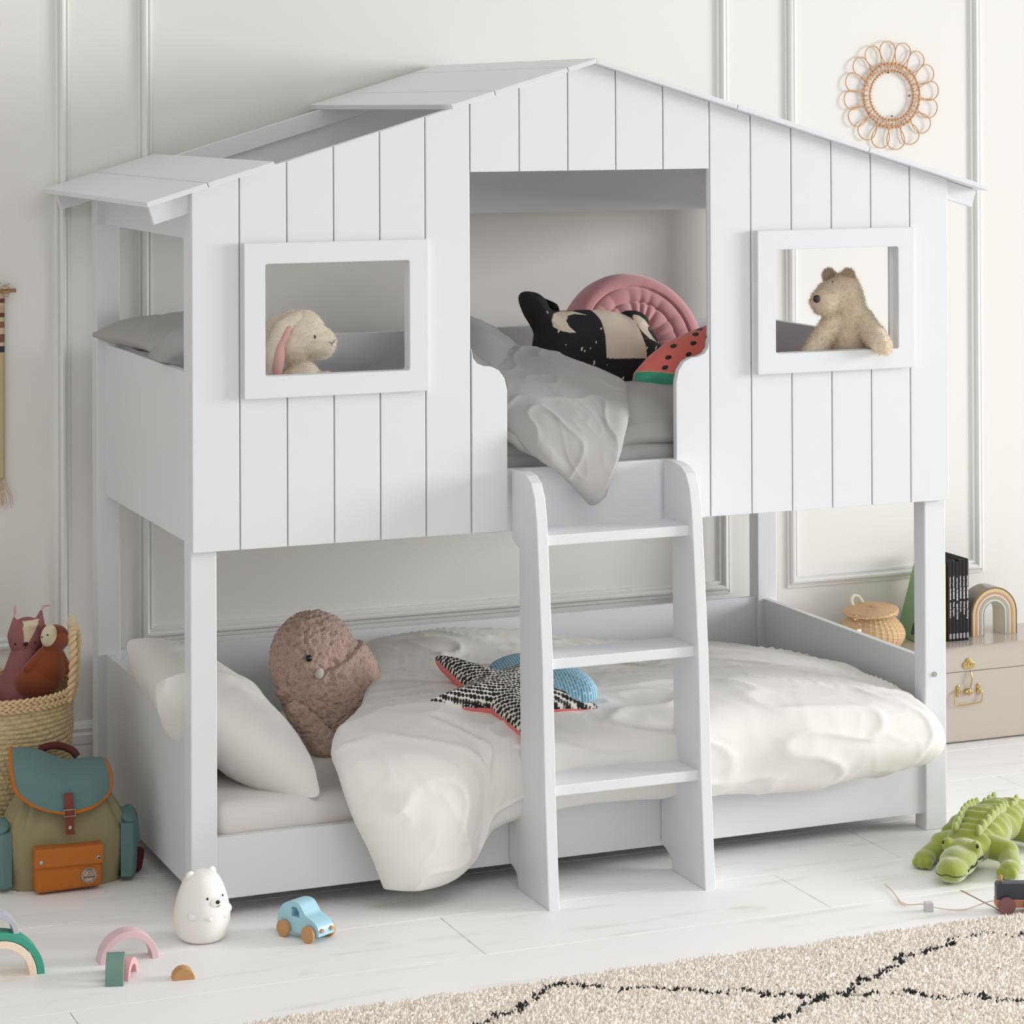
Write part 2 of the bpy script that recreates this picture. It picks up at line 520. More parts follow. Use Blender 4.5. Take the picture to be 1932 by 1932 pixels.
def build_floor():
    bm = bmesh.new()
    ys = [-6.5] + [-.465 - .3 * k for k in range(19, 0, -1)] + [-.465, -.165, .135, .435, .735, 1.035, 1.2]
    ys = sorted(set(round(y, 4) for y in ys if y >= -6.5))
    joints = {(-.465): [.56, 1.455, 2.6], (-.165): [-.9, 1.825], (-.765): [-.4, 1.815], (.135): [.7, 2.5], (.435): [1.6], (.735): [2.9, .2]}
    for a, b in zip(ys[:-1], ys[1:]):
        js = joints.get(round(a, 4), [rnd.uniform(-1.5, 3)])
        xs = [-4.5] + sorted(js) + [5.0]
        for p, q in zip(xs[:-1], xs[1:]):
            g = .0011
            gl = .0045 if abs(p - 1.815) < .001 and abs(a + .765) < .01 else g
            b_box(bm, p + gl, q - g, a + g, b - g, -.02, 0, .0011, 0)
    b_box(bm, -4.5, 5.0, -6.5, 1.2, -.04, -.0022, 0, 1)
    o = bmo('floor', bm, [floor_mat(), gap_mat()]); o['kind'] = 'structure'
    # wide open joint showing raw wood
    box('floor', 1.8105, 1.8195, -.665, -.465, -.012, -.0008, mat('bare_gap_wood', '7A6650', .8), None, 0)['kind'] = 'structure'


build_floor()
o = box('wall_back', -4.5, 5.0, WY, WY + .1, 0, 3.0, M['wall'], None, 0); o['kind'] = 'structure'
# baseboard with moulded cap
prism('baseboard_back', [(WY, 0), (WY - .02, 0), (WY - .02, .172), (WY - .017, .176), (WY - .017, .180), (WY - .022, .183), (WY - .022, .205), (WY - .016, .212), (WY - .018, .222), (WY - .012, .232), (WY - .006, .238), (WY, .240)],
      'x', -4.5, 5.0, M['trim'], None, 0)['kind'] = 'structure'


def frame_trim(name, x0, x1, z0, z1, wd=.041):
    prof = [(0, 0), (0, .007), (.004, .008), (.0055, .004), (.0085, .004), (.010, .011), (.015, .016), (.021, .017), (.026, .012), (.029, .005), (.0315, .005), (.033, .009), (.0385, .008), (.041, 0)]
    V = []; n = len(prof)
    for (cx, cz, sx, sz) in ((x0, z0, 1, 1), (x1, z0, -1, 1), (x1, z1, -1, -1), (x0, z1, 1, -1)):
        for (o_, h) in prof: V.append((cx + sx * o_, WY - h, cz + sz * o_))
    Fc = [(c * n + k, ((c + 1) % 4) * n + k, ((c + 1) % 4) * n + k + 1, c * n + k + 1) for c in range(4) for k in range(n - 1)]
    me = raw(V, Fc, smooth=False); bm = bmesh.new(); bm.from_mesh(me); bmesh.ops.recalc_face_normals(bm, faces=bm.faces); bm.to_mesh(me); bm.free()
    link(name, me, M['trim'])['kind'] = 'structure'


frame_trim('trim_1', -1.9, -.039, .445, 2.62)
frame_trim('trim_2', .156, 1.998, .445, 2.62)
frame_trim('trim_3', 2.194, 2.898, .445, 2.62)
frame_trim('trim_4', 3.1, 4.6, .445, 2.62)

# ------------------------------------------------------------------ bunk bed
LB = 2.08; PW = .1183; QW = .1321
SL = .3378 / 1.143          # roof slope
def roofz(x):
    x = min(x, LB - x); return 1.7103 - .0065 + SL * (x + .103)   # underside of the roof boards
bed = thing('bunk_bed', 'white painted wooden bunk bed shaped like a little house with a pitched roof', 'bunk bed', (1.04, .5, 0))
BO = bed.location.copy()


def bedp(o):
    o.parent = bed; o.location = -BO; return o


PY0, PY1 = 0.0, .018
def plank(bm, x0, x1, z0, z1=None, poly=None):
    g = .0018
    if poly is None:
        top = [(x1 - g, (z1 if z1 is not None else roofz(x1))), (x0 + g, (z1 if z1 is not None else roofz(x0)))]
        if z1 is None and x0 < LB / 2 < x1: top = [top[0], (LB / 2, roofz(LB / 2)), top[1]]
        poly = [(x0 + g, z0), (x1 - g, z0)] + top
    b_prism(bm, poly, 'y', PY0, PY0 + .009, .0013)


CURVE = [(.713, 1.335), (.716, 1.312), (.727, 1.298), (.745, 1.291), (.765, 1.289), (.785, 1.279), (.8, 1.258), (.807, 1.228)]
def side_panel(mirror):
    mx = (lambda x: LB - x) if mirror else (lambda x: x)
    bm = bmesh.new(); zb = .8794
    wx0, wx1 = (.131, .59) if not mirror else (.119, .578)
    for i in range(6):
        a, b = sorted((mx(PW * i), mx(PW * (i + 1))))
        if 1 <= i <= 4:
            plank(bm, a, b, zb, 1.27); plank(bm, a, b, 1.58)
            if (i == 1 and not mirror): b_prism(bm, [(a + .0018, 1.269), (.135, 1.269), (.135, 1.581), (a + .0018, 1.581)], 'y', PY0 + .0001, PY0 + .009, 0)
            if (i == 4 and mirror): b_prism(bm, [(a + .0018, 1.269), (1.51, 1.269), (1.51, 1.581), (a + .0018, 1.581)], 'y', PY0 + .0001, PY0 + .009, 0)
        else: plank(bm, a, b, zb)
    poly = [(mx(x), z) for x, z in [(.713, zb), (.807, zb)] + CURVE[::-1]]
    b_prism(bm, poly, 'y', PY0, PY0 + .009, .0013)
    # solid backing sheet with the window cut-out left open
    full = [(0, zb), (.7115, zb), (.7115, roofz(.7115)), (0, roofz(0))]
    for (x0, x1, z0, z1) in ((0, .175, zb, None), (.175, .545, zb, 1.29), (.175, .545, 1.563, None), (.545, .7115, zb, None)):
        p = [(x0, z0), (x1, z0), (x1, z1 or roofz(x1)), (x0, z1 or roofz(x0))]
        b_prism(bm, [(mx(x), z) for x, z in p], 'y', PY0 + .0085, PY1)
    b_prism(bm, [(mx(x), z) for x, z in [(.7115, zb), (.807, zb)] + CURVE[::-1]], 'y', PY0 + .0085, PY1)
    return bedp(bmo('plank_panel', bm, M['paint']))


side_panel(False); side_panel(True)
bm = bmesh.new()
for i in range(5): plank(bm, .7098 + QW * i, .7098 + QW * (i + 1), 1.772)
b_prism(bm, [(.7115, 1.772), (1.3685, 1.772), (1.3685, roofz(1.3685)), (1.04, roofz(1.04)), (.7115, roofz(.7115))], 'y', PY0 + .0085, PY1)
bedp(bmo('header_panel', bm, M['paint']))


def window_frame(x0, x1, ix0, ix1):
    bm = bmesh.new(); z0, z1, iz0, iz1 = 1.239, 1.610, 1.291, 1.560
    out = [(x0, z0), (x1, z0), (x1, z1), (x0, z1)]
    inn = rounded(ix1 - ix0, iz1 - iz0, .006, 4, (ix0 + ix1) / 2, (iz0 + iz1) / 2)
    n = len(inn); q = n // 4
    for ya in (-.018, .0):
        pass
    V = []; Fc = []
    # outer verts: 4 corners x front/back ; inner loop front/back
    inn = inn[2 * q:3 * q] + inn[3 * q:] + inn[:q] + inn[q:2 * q]      # start bottom-left
    for y in (-.019, .020):
        V += [(x, y, z) for x, z in out]; V += [(x, y, z) for x, z in inn]
    S = 4 + n
    for base, fl in ((0, 0), (S, 1)):
        for c in range(4):
            loop = [base + c]
            seg = [base + 4 + (c * q + k) % n for k in range(q + 1)]
            nxt = base + (c + 1) % 4
            f = [base + c] + seg[:] ; f2 = [base + c, base + 4 + (c * q + q) % n, nxt]
            f = [base + c] + [base + 4 + (c * q + k) % n for k in range(0, q)]
            Fc.append(tuple(f)) if q > 1 else None
            Fc.append((base + c, base + 4 + (c * q + q - 1) % n, base + 4 + ((c + 1) * q) % n, nxt))
    for c in range(4): Fc.append((c, (c + 1) % 4, S + (c + 1) % 4, S + c))
    for k in range(n): Fc.append((4 + k, 4 + (k + 1) % n, S + 4 + (k + 1) % n, S + 4 + k))
    me = raw(V, Fc, smooth=False); bm.from_mesh(me); bmesh.ops.recalc_face_normals(bm, faces=bm.faces)
    es = [e for e in bm.edges if abs(e.calc_face_angle(0)) > .7]
    bmesh.ops.bevel(bm, geom=es, offset=.0015, segments=2, affect='EDGES')
    return bedp(bmo('window_frame', bm, M['paint']))


window_frame(.124, .592, .177, .543)
window_frame(1.498, 1.964, 1.551, 1.915)

for (x0, yb) in ((.001, 0.02), (LB - .066, 0.02), (.001, .9766), (LB - .066, .9766)):
    bedp(box('post', x0, x0 + .065, yb, yb + .056, 0, roofz(x0) - .002, M['paint'], None, .003))
for xo in (.0264, LB - .0264 - .02):
    bedp(box('end_panel', xo, xo + .02, .07, .98, .8798, 1.2926, M['paint'], None))
    bedp(box('end_panel', xo, xo + .02, .07, .98, .0443, .4504, M['paint'], None))
    bedp(box('end_rail', xo, xo + .02, .07, .98, 1.6165, 1.72, M['paint'], None))
bedp(box('side_rail', .062, LB - .062, .03, .052, .0443, .192, M['paint'], None))
bedp(box('side_rail', .062, LB - .062, .99, 1.01, .0443, .455, M['paint'], None))
bedp(box('side_rail', .062, LB - .062, .99, 1.01, .90, 1.295, M['paint'], None))
bedp(box('side_rail', .70, 1.38, .0185, .04, .874, 1.031, M['paint'], None))
# back gable board with a level lower edge
bedp(prism('back_gable', [(.03, 1.6225), (LB - .03, 1.6225), (LB - .03, roofz(.03) - .012), (LB / 2, roofz(LB / 2) - .012), (.03, roofz(.03) - .012)], 'y', 1.0345, 1.048, M['paint'], None))
bedp(bed.children[-1])
# rafters under the roof edge
for (ya, yb) in ((.0185, .0345), (1.015, 1.034)):
    for mir in (0, 1):
        pts = [(-.098, 1.6985), (-.0855, 1.6575), (1.04, 1.6575 + SL * 1.1255), (1.04, roofz(1.04) - .001), (-.09, roofz(-.09) - .001)]
        if mir: pts = [(LB - x, z) for x, z in pts]
        o = prism('rafter', pts, 'y', ya, yb, M['paint'], None); bedp(o)


def roof_board(xa, xb, mir=False):
    """one board of the pitched roof between xa and xb (measured from the left eave)"""
    t = .0125; nx, nz = -math.sin(math.atan(SL)), math.cos(math.atan(SL))
    g = .0012
    pts = [(xa + g, roofz(0) + SL * (xa + g)), (xb - g, roofz(0) + SL * (xb - g))]
    pts += [(pts[1][0] + nx * t, pts[1][1] + nz * t), (pts[0][0] + nx * t, pts[0][1] + nz * t)]
    if abs(xb - 1.04) < 1e-6: pts[2] = (1.04, pts[1][1] + t / nz); pts[1] = (1.04, roofz(1.04))
    if mir: pts = [(LB - x, z) for x, z in pts]
    bm = bmesh.new(); b_prism(bm, pts, 'y', -.03, 1.112, .0015); return bm


for a, b in ((-.114, .035), (.035, .2), (.652, .767), (.767, .964), (.964, 1.04)):
    bedp(bmo('roof_board', roof_board(a, b), M['paint']))
for a, b in ((-.107, .258), (.258, .645), (.645, 1.04)):
    bedp(bmo('roof_board', roof_board(a, b, True), M['paint']))
# slatted bases
for zt in (.95, .10):
    bm = bmesh.new()
    for i in range(13): b_box(bm, .09 + i * .149, .15 + i * .149, .053, .989, zt, zt + .015, .001)
    b_box(bm, .062, LB - .062, .053, .075, zt - .03, zt, .001); b_box(bm, .062, LB - .062, .967, .989, zt - .03, zt, .001)
    bedp(bmo('slat_base', bm, M['paint']))
bm = bmesh.new(); bmesh.ops.create_cone(bm, cap_ends=True, segments=20, radius1=.0068, radius2=.0068, depth=.004, matrix=Matrix.Translation((0, 0, 0)) @ Matrix.Rotation(PI / 2, 4, 'X'))
q = at(1763, 1272, .0195)
o = bmo('bolt', bm, M['steel'], None, False); o.data.transform(Matrix.Translation((q[0], .0185, q[2]))); bedp(o); o['label'] = 'steel bolt head'

# ladder
lad = thing('bunk_ladder', 'white three-step ladder leading up to the doorway of the house bunk bed', 'ladder', (1.04, -.1, 0))
FR = [(-.225, 0), (-.213, .15), (-.203, .29), (-.191, .58), (-.178, .72), (-.163, .88), (-.157, .93), (-.145, .98), (-.125, 1.013), (-.095, 1.028), (-.06, 1.033), (.0, 1.033)]
BK = [(.0, .86), (-.046, .84), (-.05, .26), (.026, .235), (.026, .05), (.004, .046), (-.02, .036), (-.033, .014), (-.034, 0)]
for x0 in (.818, 1.237):
    o = prism('ladder_side', FR + BK, 'x', x0, x0 + .029, M['paint'], None, .002)
    o.parent = lad; o.location = (-1.04, .1, 0)
for z, yf in ((.887, -.146), (.591, -.172), (.288, -.190)):
    o = box('ladder_step', .845, 1.239, yf, yf + .125, z - .026, z, M['paint'], None, .003); o.parent = lad; o.location = (-1.04, .1, 0)

# ------------------------------------------------------------------ lower bed linen
def mattress(name, label, x0, x1, y0, y1, z0, z1, m):
    r = .032; prof = rounded(y1 - y0, z1 - z0, r, 8, (y0 + y1) / 2, (z0 + z1) / 2); prof = resample(prof, 140); nx = 150; V = []
    cy, cz = (y0 + y1) / 2, (z0 + z1) / 2
    for i in range(nx + 1):
        x = x0 + (x1 - x0) * i / nx; e = min(x - x0, x1 - x); k = 1 if e > r else math.sqrt(max(0, 1 - (1 - e / r) ** 2))
        for (y, z) in prof:
            yy = cy + (y - cy) * (1 - (1 - k) * r / ((y1 - y0) / 2)); zz = cz + (z - cz) * (1 - (1 - k) * r / ((z1 - z0) / 2))
            w1 = noise.noise(Vector((x * 5, y * 5, 1))); w2 = noise.noise(Vector((x * 5, y * 30, z * 20)))
            V.append((x, yy + .0025 * noise.noise(Vector((x * 20, 0, z * 6))), zz + (.005 * w1 + .003 * w2 if z > cz else 0)))
    n = len(prof)
    Fc = [(i * n + j, i * n + (j + 1) % n, (i + 1) * n + (j + 1) % n, (i + 1) * n + j) for i in range(nx) for j in range(n)] + [tuple(range(n))[::-1], tuple(nx * n + j for j in range(n))]
    o = link(name, raw(V, Fc), m, None); return tag(o, label, 'mattress')


mattress('mattress', 'lower bunk mattress in a pale fitted sheet, its corner bare beside the front post', .07, 2.01, .056, .96, .125, .262, M['sheet'])
mattress('mattress', 'upper bunk mattress in a grey fitted sheet, hidden under the grey duvet behind the doorway', .07, 2.01, .045, .97, .968, 1.075, M['grey_cotton'])


def V3(*a): return np.array(a, float)


# white duvet : rows run left to right, each row goes from the back of the bed to the front hem
rows = [
 [(.69, .93, .34), (.655, .75, .40), (.60, .50, .40), (.50, .27, .385), (.375, .09, .365), (.352, -.03, .325), (.372, -.075, .235), (.415, -.075, .145), (.455, -.055, .055)],
 [(.80, .95, .385), (.74, .77, .425), (.685, .50, .405), (.61, .27, .40), (.52, .08, .395), (.495, -.06, .335), (.505, -.105, .24), (.52, -.10, .14), (.535, -.075, .045)],
 [(.92, .96, .40), (.86, .77, .44), (.80, .50, .41), (.74, .28, .405), (.665, .10, .40), (.635, -.05, .34), (.625, -.10, .25), (.62, -.09, .15), (.62, -.065, .055)],
 [(1.0, .96, .40), (.94, .78, .44), (.88, .52, .405), (.815, .30, .40), (.745, .14, .385), (.715, .0, .34), (.70, -.045, .27), (.69, -.045, .18), (.67, -.03, .095)],
 [(1.08, .96, .395), (1.03, .78, .43), (.98, .52, .40), (.92, .30, .395), (.85, .14, .375), (.80, .01, .335), (.785, -.025, .275), (.775, -.02, .21), (.76, -.01, .155)],
 [(1.22, .96, .38), (1.20, .78, .41), (1.16, .52, .39), (1.11, .30, .385), (1.06, .14, .37), (1.02, .03, .34), (1.0, -.012, .29), (.985, -.02, .235), (.97, -.008, .185)],
 [(1.42, .96, .34), (1.42, .78, .365), (1.40, .52, .375), (1.36, .30, .385), (1.31, .13, .385), (1.28, .0, .355), (1.265, -.04, .30), (1.25, -.04, .235), (1.235, -.015, .185)],
 [(1.64, .955, .32), (1.64, .78, .345), (1.64, .52, .37), (1.62, .30, .385), (1.60, .12, .38), (1.59, -.03, .345), (1.585, -.075, .285), (1.58, -.065, .22), (1.57, -.03, .18)],
 [(1.84, .94, .30), (1.845, .76, .325), (1.85, .52, .35), (1.85, .30, .365), (1.845, .11, .36), (1.845, -.04, .325), (1.845, -.08, .27), (1.83, -.065, .225), (1.81, -.03, .20)],
 [(1.985, .92, .275), (1.99, .75, .295), (1.995, .52, .315), (1.995, .30, .33), (2.0, .11, .33), (2.01, -.03, .305), (2.02, -.06, .265), (2.01, -.05, .235), (1.98, -.025, .215)],
]
specs = [(6, (1, .35, 0), 2.5, .011, 0), (11, (1, -.45, .1), 5, .0085, 5), (22, (.7, -.6, .4), 6, .0018, 3)]
nu, nv = 230, 170
P = puff_me(rows, nu, nv, .036, .055, specs, seed=2, under=.7, flip=True)
link('duvet', join_me([P]), M['white_cotton'])
tag(bpy.data.objects['duvet'], 'rumpled white duvet on the lower bunk with its corner hanging over the front rail', 'duvet')


def pillow(name, label, center, ax, ay, w, h, T, m, seed, group=None):
    pts = []
    n = 24
    for (sx, sy) in ((1, 1), (-1, 1), (-1, -1), (1, -1)): pts.append((sx * w / 2, sy * h / 2))
    out = []
    for i in range(4):
        a = np.array(pts[i]); b = np.array(pts[(i + 1) % 4]); nrm = -(a + b) / 2; nrm = nrm / np.linalg.norm(nrm)
        for k in range(n):
            t = k / n; out.append(a + (b - a) * t + nrm * .055 * math.sin(PI * t) ** .62)
    me = cushion_me(out, T, .17, 300, 80, (0, 0), wr=.0060, seed=seed, wrscale=10)
    o = link(name, me, m, None)
    ax = Vector(ax).normalized(); az = ax.cross(Vector(ay)).normalized(); ay = az.cross(ax)
    o.matrix_world = Matrix.Translation(center) @ Matrix((ax, ay, az)).transposed().to_4x4()
    return tag(o, label, 'pillow', group)


pillow('pillow', 'plump white pillow leaning by the front post of the lower bunk', (.172, .375, .40), (.35, -.05, -.265), (.06, 1, .02), .49, .60, .105, M['white_cotton'], 3)
pillow('pillow', 'cream pillow mostly hidden behind the plump white pillow on the lower bunk', (.305, .66, .345), (.33, .02, -.25), (0, 1, 0), .36, .36, .07, mat('cream_cotton', 'DDD6CA', .85, bump=(700, .1)), 9)

# boucle plush
def plush_boucle():
    c = lambda u, v, Y: Vector(at(u, v, Y))
    t = thing('bird_plush', 'dusty pink boucle plush bird with a small grey beak, tucked between pillow and duvet', 'soft toy', (.48, .50, .262))
    bp = [('e', (-.008, 0, .190), (.104, .066, .108), (0, -.2, 0)), ('e', (.030, -.002, .125), (.112, .072, .125), (0, -.3, 0)),
          ('e', (.062, 0, .035), (.066, .056, .075)), ('c', (-.062, -.030, .085), (-.012, -.055, .004), .022, .024), ('e', (.072, -.025, -.010), (.066, .04, .036)), ('e', (.085, 0, .05), (.066, .06, .07))]
    m = mat('boucle', 'C4A799', .95, bump=(230, 1.0), var=(160, .16), sheen=.4, bdist=.006)
    me = blob_me(bp, .0038, 8)
    nor = [v.normal.copy() for v in me.vertices]
    for v, nn_ in zip(me.vertices, nor):       # curly pile; the wing panel overlaps the head like a hood
        p = v.co.copy(); line = .150 + .32 * (p.x + .06) + .22 * max(0, p.x - .03)
        k = min(1, max(0, (line - p.z) / .003)) if p.y < .03 else 0
        r = 1 - abs(noise.noise(p * 85 + nvec(p * 40) * .8)) * 2.2
        v.co += nn_ * (.0095 * k * math.exp(-max(0, line - p.z) / .20) + .0062 * r + .0022 * noise.noise(p * 190))
    me.update(); o = link('body', me, m, t)
    a = Acc(); a.ball((-.047, -.0665, .200), (.0075, .005, .0075), 12); e = a.obj('eye', M['black'], t); e['label'] = 'black bead eye'
    a = Acc(); a.ball((-.028, -.0795, .166), (.0105, .006, .0125), 12, rot=(0, .6, 0)); e = a.obj('beak', mat('felt_beak', 'C4BBB0', .9), t); e['label'] = 'pale grey felt beak'
    t.scale = (1.12, 1.1, 1.16)
    t.rotation_euler = (-.15, 0, .08); t.location = (.475, .47, .272)


plush_boucle()

# star cushion
STAR_R = .27
def star():
    pts = []
    for i in range(10):
        a = PI / 2 + i * PI / 5; r = STAR_R if i % 2 == 0 else STAR_R * .41
        pts.append((r * math.cos(a), r * math.sin(a)))
    def colf(x, y, s):
        if s < 0: return lin('E58080')
        # strings of dark dots that follow the star's arms
        wx = x + .006 * math.sin(y * 26); wy = y + .006 * math.sin(x * 24)
        lx, ly = wx * .632 - wy * .775, wx * .775 + wy * .632
        py = .0118; row = math.floor(ly / py); fy = ly / py - row - .5
        px = .0095 + .002 * math.sin(row * 2.3); fx = lx / px + row * .37; cell = math.floor(fx); fx = fx - cell - .5
        r = .44 + .09 * math.sin(cell * 1.7 + row * 2.9)
        return lin('17161A') if (fx * fx * .9 + fy * fy * 1.15) < r * r or (abs(fy) < .05) else lin('E9E3D9')
    me = cushion_me(pts, .043, .08, 620, 120, (0, 0), colf=colf, wr=.0012, seed=5, back=1.25)
    return me


STAR_R = .24
t = link('star_cushion', star(), mat('printed_cotton', 'ffffff', .85, attr=True, bump=(600, .1)))
t.matrix_world = Matrix.Translation((.868, .172, .434)) @ Matrix(((.8761, -.4794, .0514), (.4754, .8409, -.2586), (.0807, .251, .9646))).to_4x4()
tag(t, 'star cushion with black dot pattern and coral pink back, behind the ladder', 'cushion')


def weave_mat():
    m = mat('blue_knit', '8CC6DC', .85)
    nt = m.node_tree; N = nt.nodes; L = nt.links; b = N['Principled BSDF']
    tc = N.new('ShaderNodeTexCoord'); br = N.new('ShaderNodeTexBrick')
    mp = N.new('ShaderNodeMapping'); mp.inputs['Rotation'].default_value = (0, 0, .5)
    br.inputs['Color1'].default_value = (*lin('5DB2D6'), 1); br.inputs['Color2'].default_value = (*lin('86C8E0'), 1)
    br.inputs['Mortar'].default_value = (*lin('E8EEF0'), 1); br.inputs['Scale'].default_value = 1
    br.inputs['Brick Width'].default_value = .022; br.inputs['Row Height'].default_value = .0075; br.inputs['Mortar Size'].default_value = .0011
    br.inputs['Mortar Smooth'].default_value = .3
    L.new(tc.outputs['Object'], mp.inputs[0]); L.new(mp.outputs[0], br.inputs['Vector']); L.new(br.outputs['Color'], b.inputs['Base Color'])
    wv = N.new('ShaderNodeTexWave'); wv.inputs['Scale'].default_value = 95; wv.bands_direction = 'X'; L.new(mp.outputs[0], wv.inputs['Vector'])
    bp = N.new('ShaderNodeBump'); bp.inputs['Strength'].default_value = .8; bp.inputs['Distance'].default_value = .002
    L.new(wv.outputs[0], bp.inputs['Height']); L.new(bp.outputs[0], b.inputs['Normal'])
    return m


# knitted drop cushion lying behind the star: point toward the front right
pts = [(.165, 0)] + [(.165 - .27 * (1 - math.cos(a)) / 2, .085 * math.sin(a) * (1 - .35 * math.cos(a))) for a in np.linspace(.35, PI, 12)]
pts = pts + [(x, -y) for x, y in pts[-2:0:-1]]
pts = [(x * 1.38, y * 1.25) for x, y in pts]
o = link('drop_cushion', cushion_me(pts, .042, .075, 200, 50, (0, 0), wr=.0015, seed=3), weave_mat())
v = Vector((.33, -.94, -.05)).normalized(); nrm = Vector((-.05, -.25, 1)); yy = nrm.cross(v).normalized(); nn = v.cross(yy)
c0 = Vector((.995, .285, .442))
o.matrix_world = Matrix.Translation(c0) @ Matrix((v, yy, nn)).transposed().to_4x4()
tag(o, 'light blue knitted drop-shaped cushion lying behind the star cushion', 'cushion')

# ------------------------------------------------------------------ upper bed
def grey():
    A_ = lambda u, v, Y: at(u, v, Y)
    base = [
        [(.50, .93, 1.11), (.50, .7, 1.12), (.50, .45, 1.12), (.50, .22, 1.11), (.50, .09, 1.08), (.50, .05, 1.04)],
        [(.68, .95, 1.12), (.69, .70, 1.16), (.70, .45, 1.18), (.70, .25, 1.15), (.70, .12, 1.10), (.70, .06, 1.05)],
        [(.80, .95, 1.15), (.81, .70, 1.27), (.83, .45, 1.345), (.84, .25, 1.25), (.84, .12, 1.14), (.84, .06, 1.05)],
        [(.93, .95, 1.18), (.93, .70, 1.30), (.93, .45, 1.33), (.93, .25, 1.23), (.92, .12, 1.12), (.91, .06, 1.045)],
        [(1.10, .95, 1.12), (1.10, .70, 1.16), (1.09, .45, 1.18), (1.09, .28, 1.17), (1.08, .13, 1.12), (1.08, .06, 1.05)],
        [(1.30, .95, 1.11), (1.29, .70, 1.13), (1.26, .45, 1.14), (1.23, .26, 1.17), (1.21, .13, 1.155), (1.21, .055, 1.07)],
        [(1.55, .95, 1.11), (1.50, .70, 1.12), (1.46, .45, 1.14), (1.43, .26, 1.165), (1.41, .12, 1.14), (1.40, .05, 1.065)],
        [(1.85, .93, 1.11), (1.82, .70, 1.13), (1.80, .45, 1.16), (1.78, .26, 1.17), (1.76, .12, 1.14), (1.76, .06, 1.07)],
    ]
    flap = [  # each row from the far (top) edge down to the hem, left to right
        [A_(845, 640, .42), A_(850, 672, .28), A_(858, 715, .17), A_(880, 765, .11), A_(910, 800, .085), A_(935, 825, .07)],
        [A_(905, 655, .40), A_(912, 684, .28), A_(922, 730, .16), A_(940, 785, .075), A_(962, 818, .045), A_(980, 845, .0)],
        [A_(975, 660, .37), A_(982, 690, .26), A_(994, 740, .13), A_(1005, 800, .02), A_(1018, 845, -.028), A_(1038, 880, -.035)],
        [A_(1045, 672, .32), A_(1050, 705, .20), A_(1060, 765, .08), A_(1068, 830, -.02), A_(1074, 885, -.04), A_(1086, 925, -.035)],
        [A_(1110, 695, .26), A_(1118, 730, .15), A_(1126, 785, .05), A_(1126, 845, -.025), A_(1119, 905, -.042), A_(1113, 953, -.034)],
        [A_(1155, 715, .22), A_(1165, 745, .14), A_(1170, 785, .05), A_(1160, 840, -.02), A_(1144, 892, -.035), A_(1128, 945, -.03)],
        [A_(1176, 738, .20), A_(1181, 760, .13), A_(1181, 790, .06), A_(1171, 835, -.01), A_(1153, 885, -.027), A_(1136, 935, -.026)],
    ]
    p1 = puff_me(base, 150, 90, .028, .05, [(6, (1, .5, 0), 2.5, .012, 0), (12, (1, -.4, .2), 4, .005, 4)], seed=5, flip=True)
    p2 = puff_me(flap, 130, 150, .020, .035, [(7, (.4, -.3, 1), 3, .006, 0), (12, (.5, 0, 1), 6, .0045, 5), (24, (-.3, 0, 1), 5, .0012, 3)], seed=9, flip=True, under=.8)
    o = link('duvet', join_me([p1, p2]), M['grey_cotton'])
    tag(o, 'grey duvet on the upper bunk with one corner draped over the edge above the ladder', 'duvet')


grey()
# grey pillows at the head of the upper bed
pillow('pillow', 'grey pillow at the left end of the upper bunk, corner poking over the end panel', (.182, .61, 1.340), (.96, -.02, .08), (.06, 1, .0), .42, .66, .056, M['grey_cotton'], 6)
pillow('pillow', 'grey pillow lying flat under the other at the left end of the upper bunk', (.30, .60, 1.16), (1, 0, 0), (0, 1, .0), .40, .55, .072, M['grey_cotton'], 16)

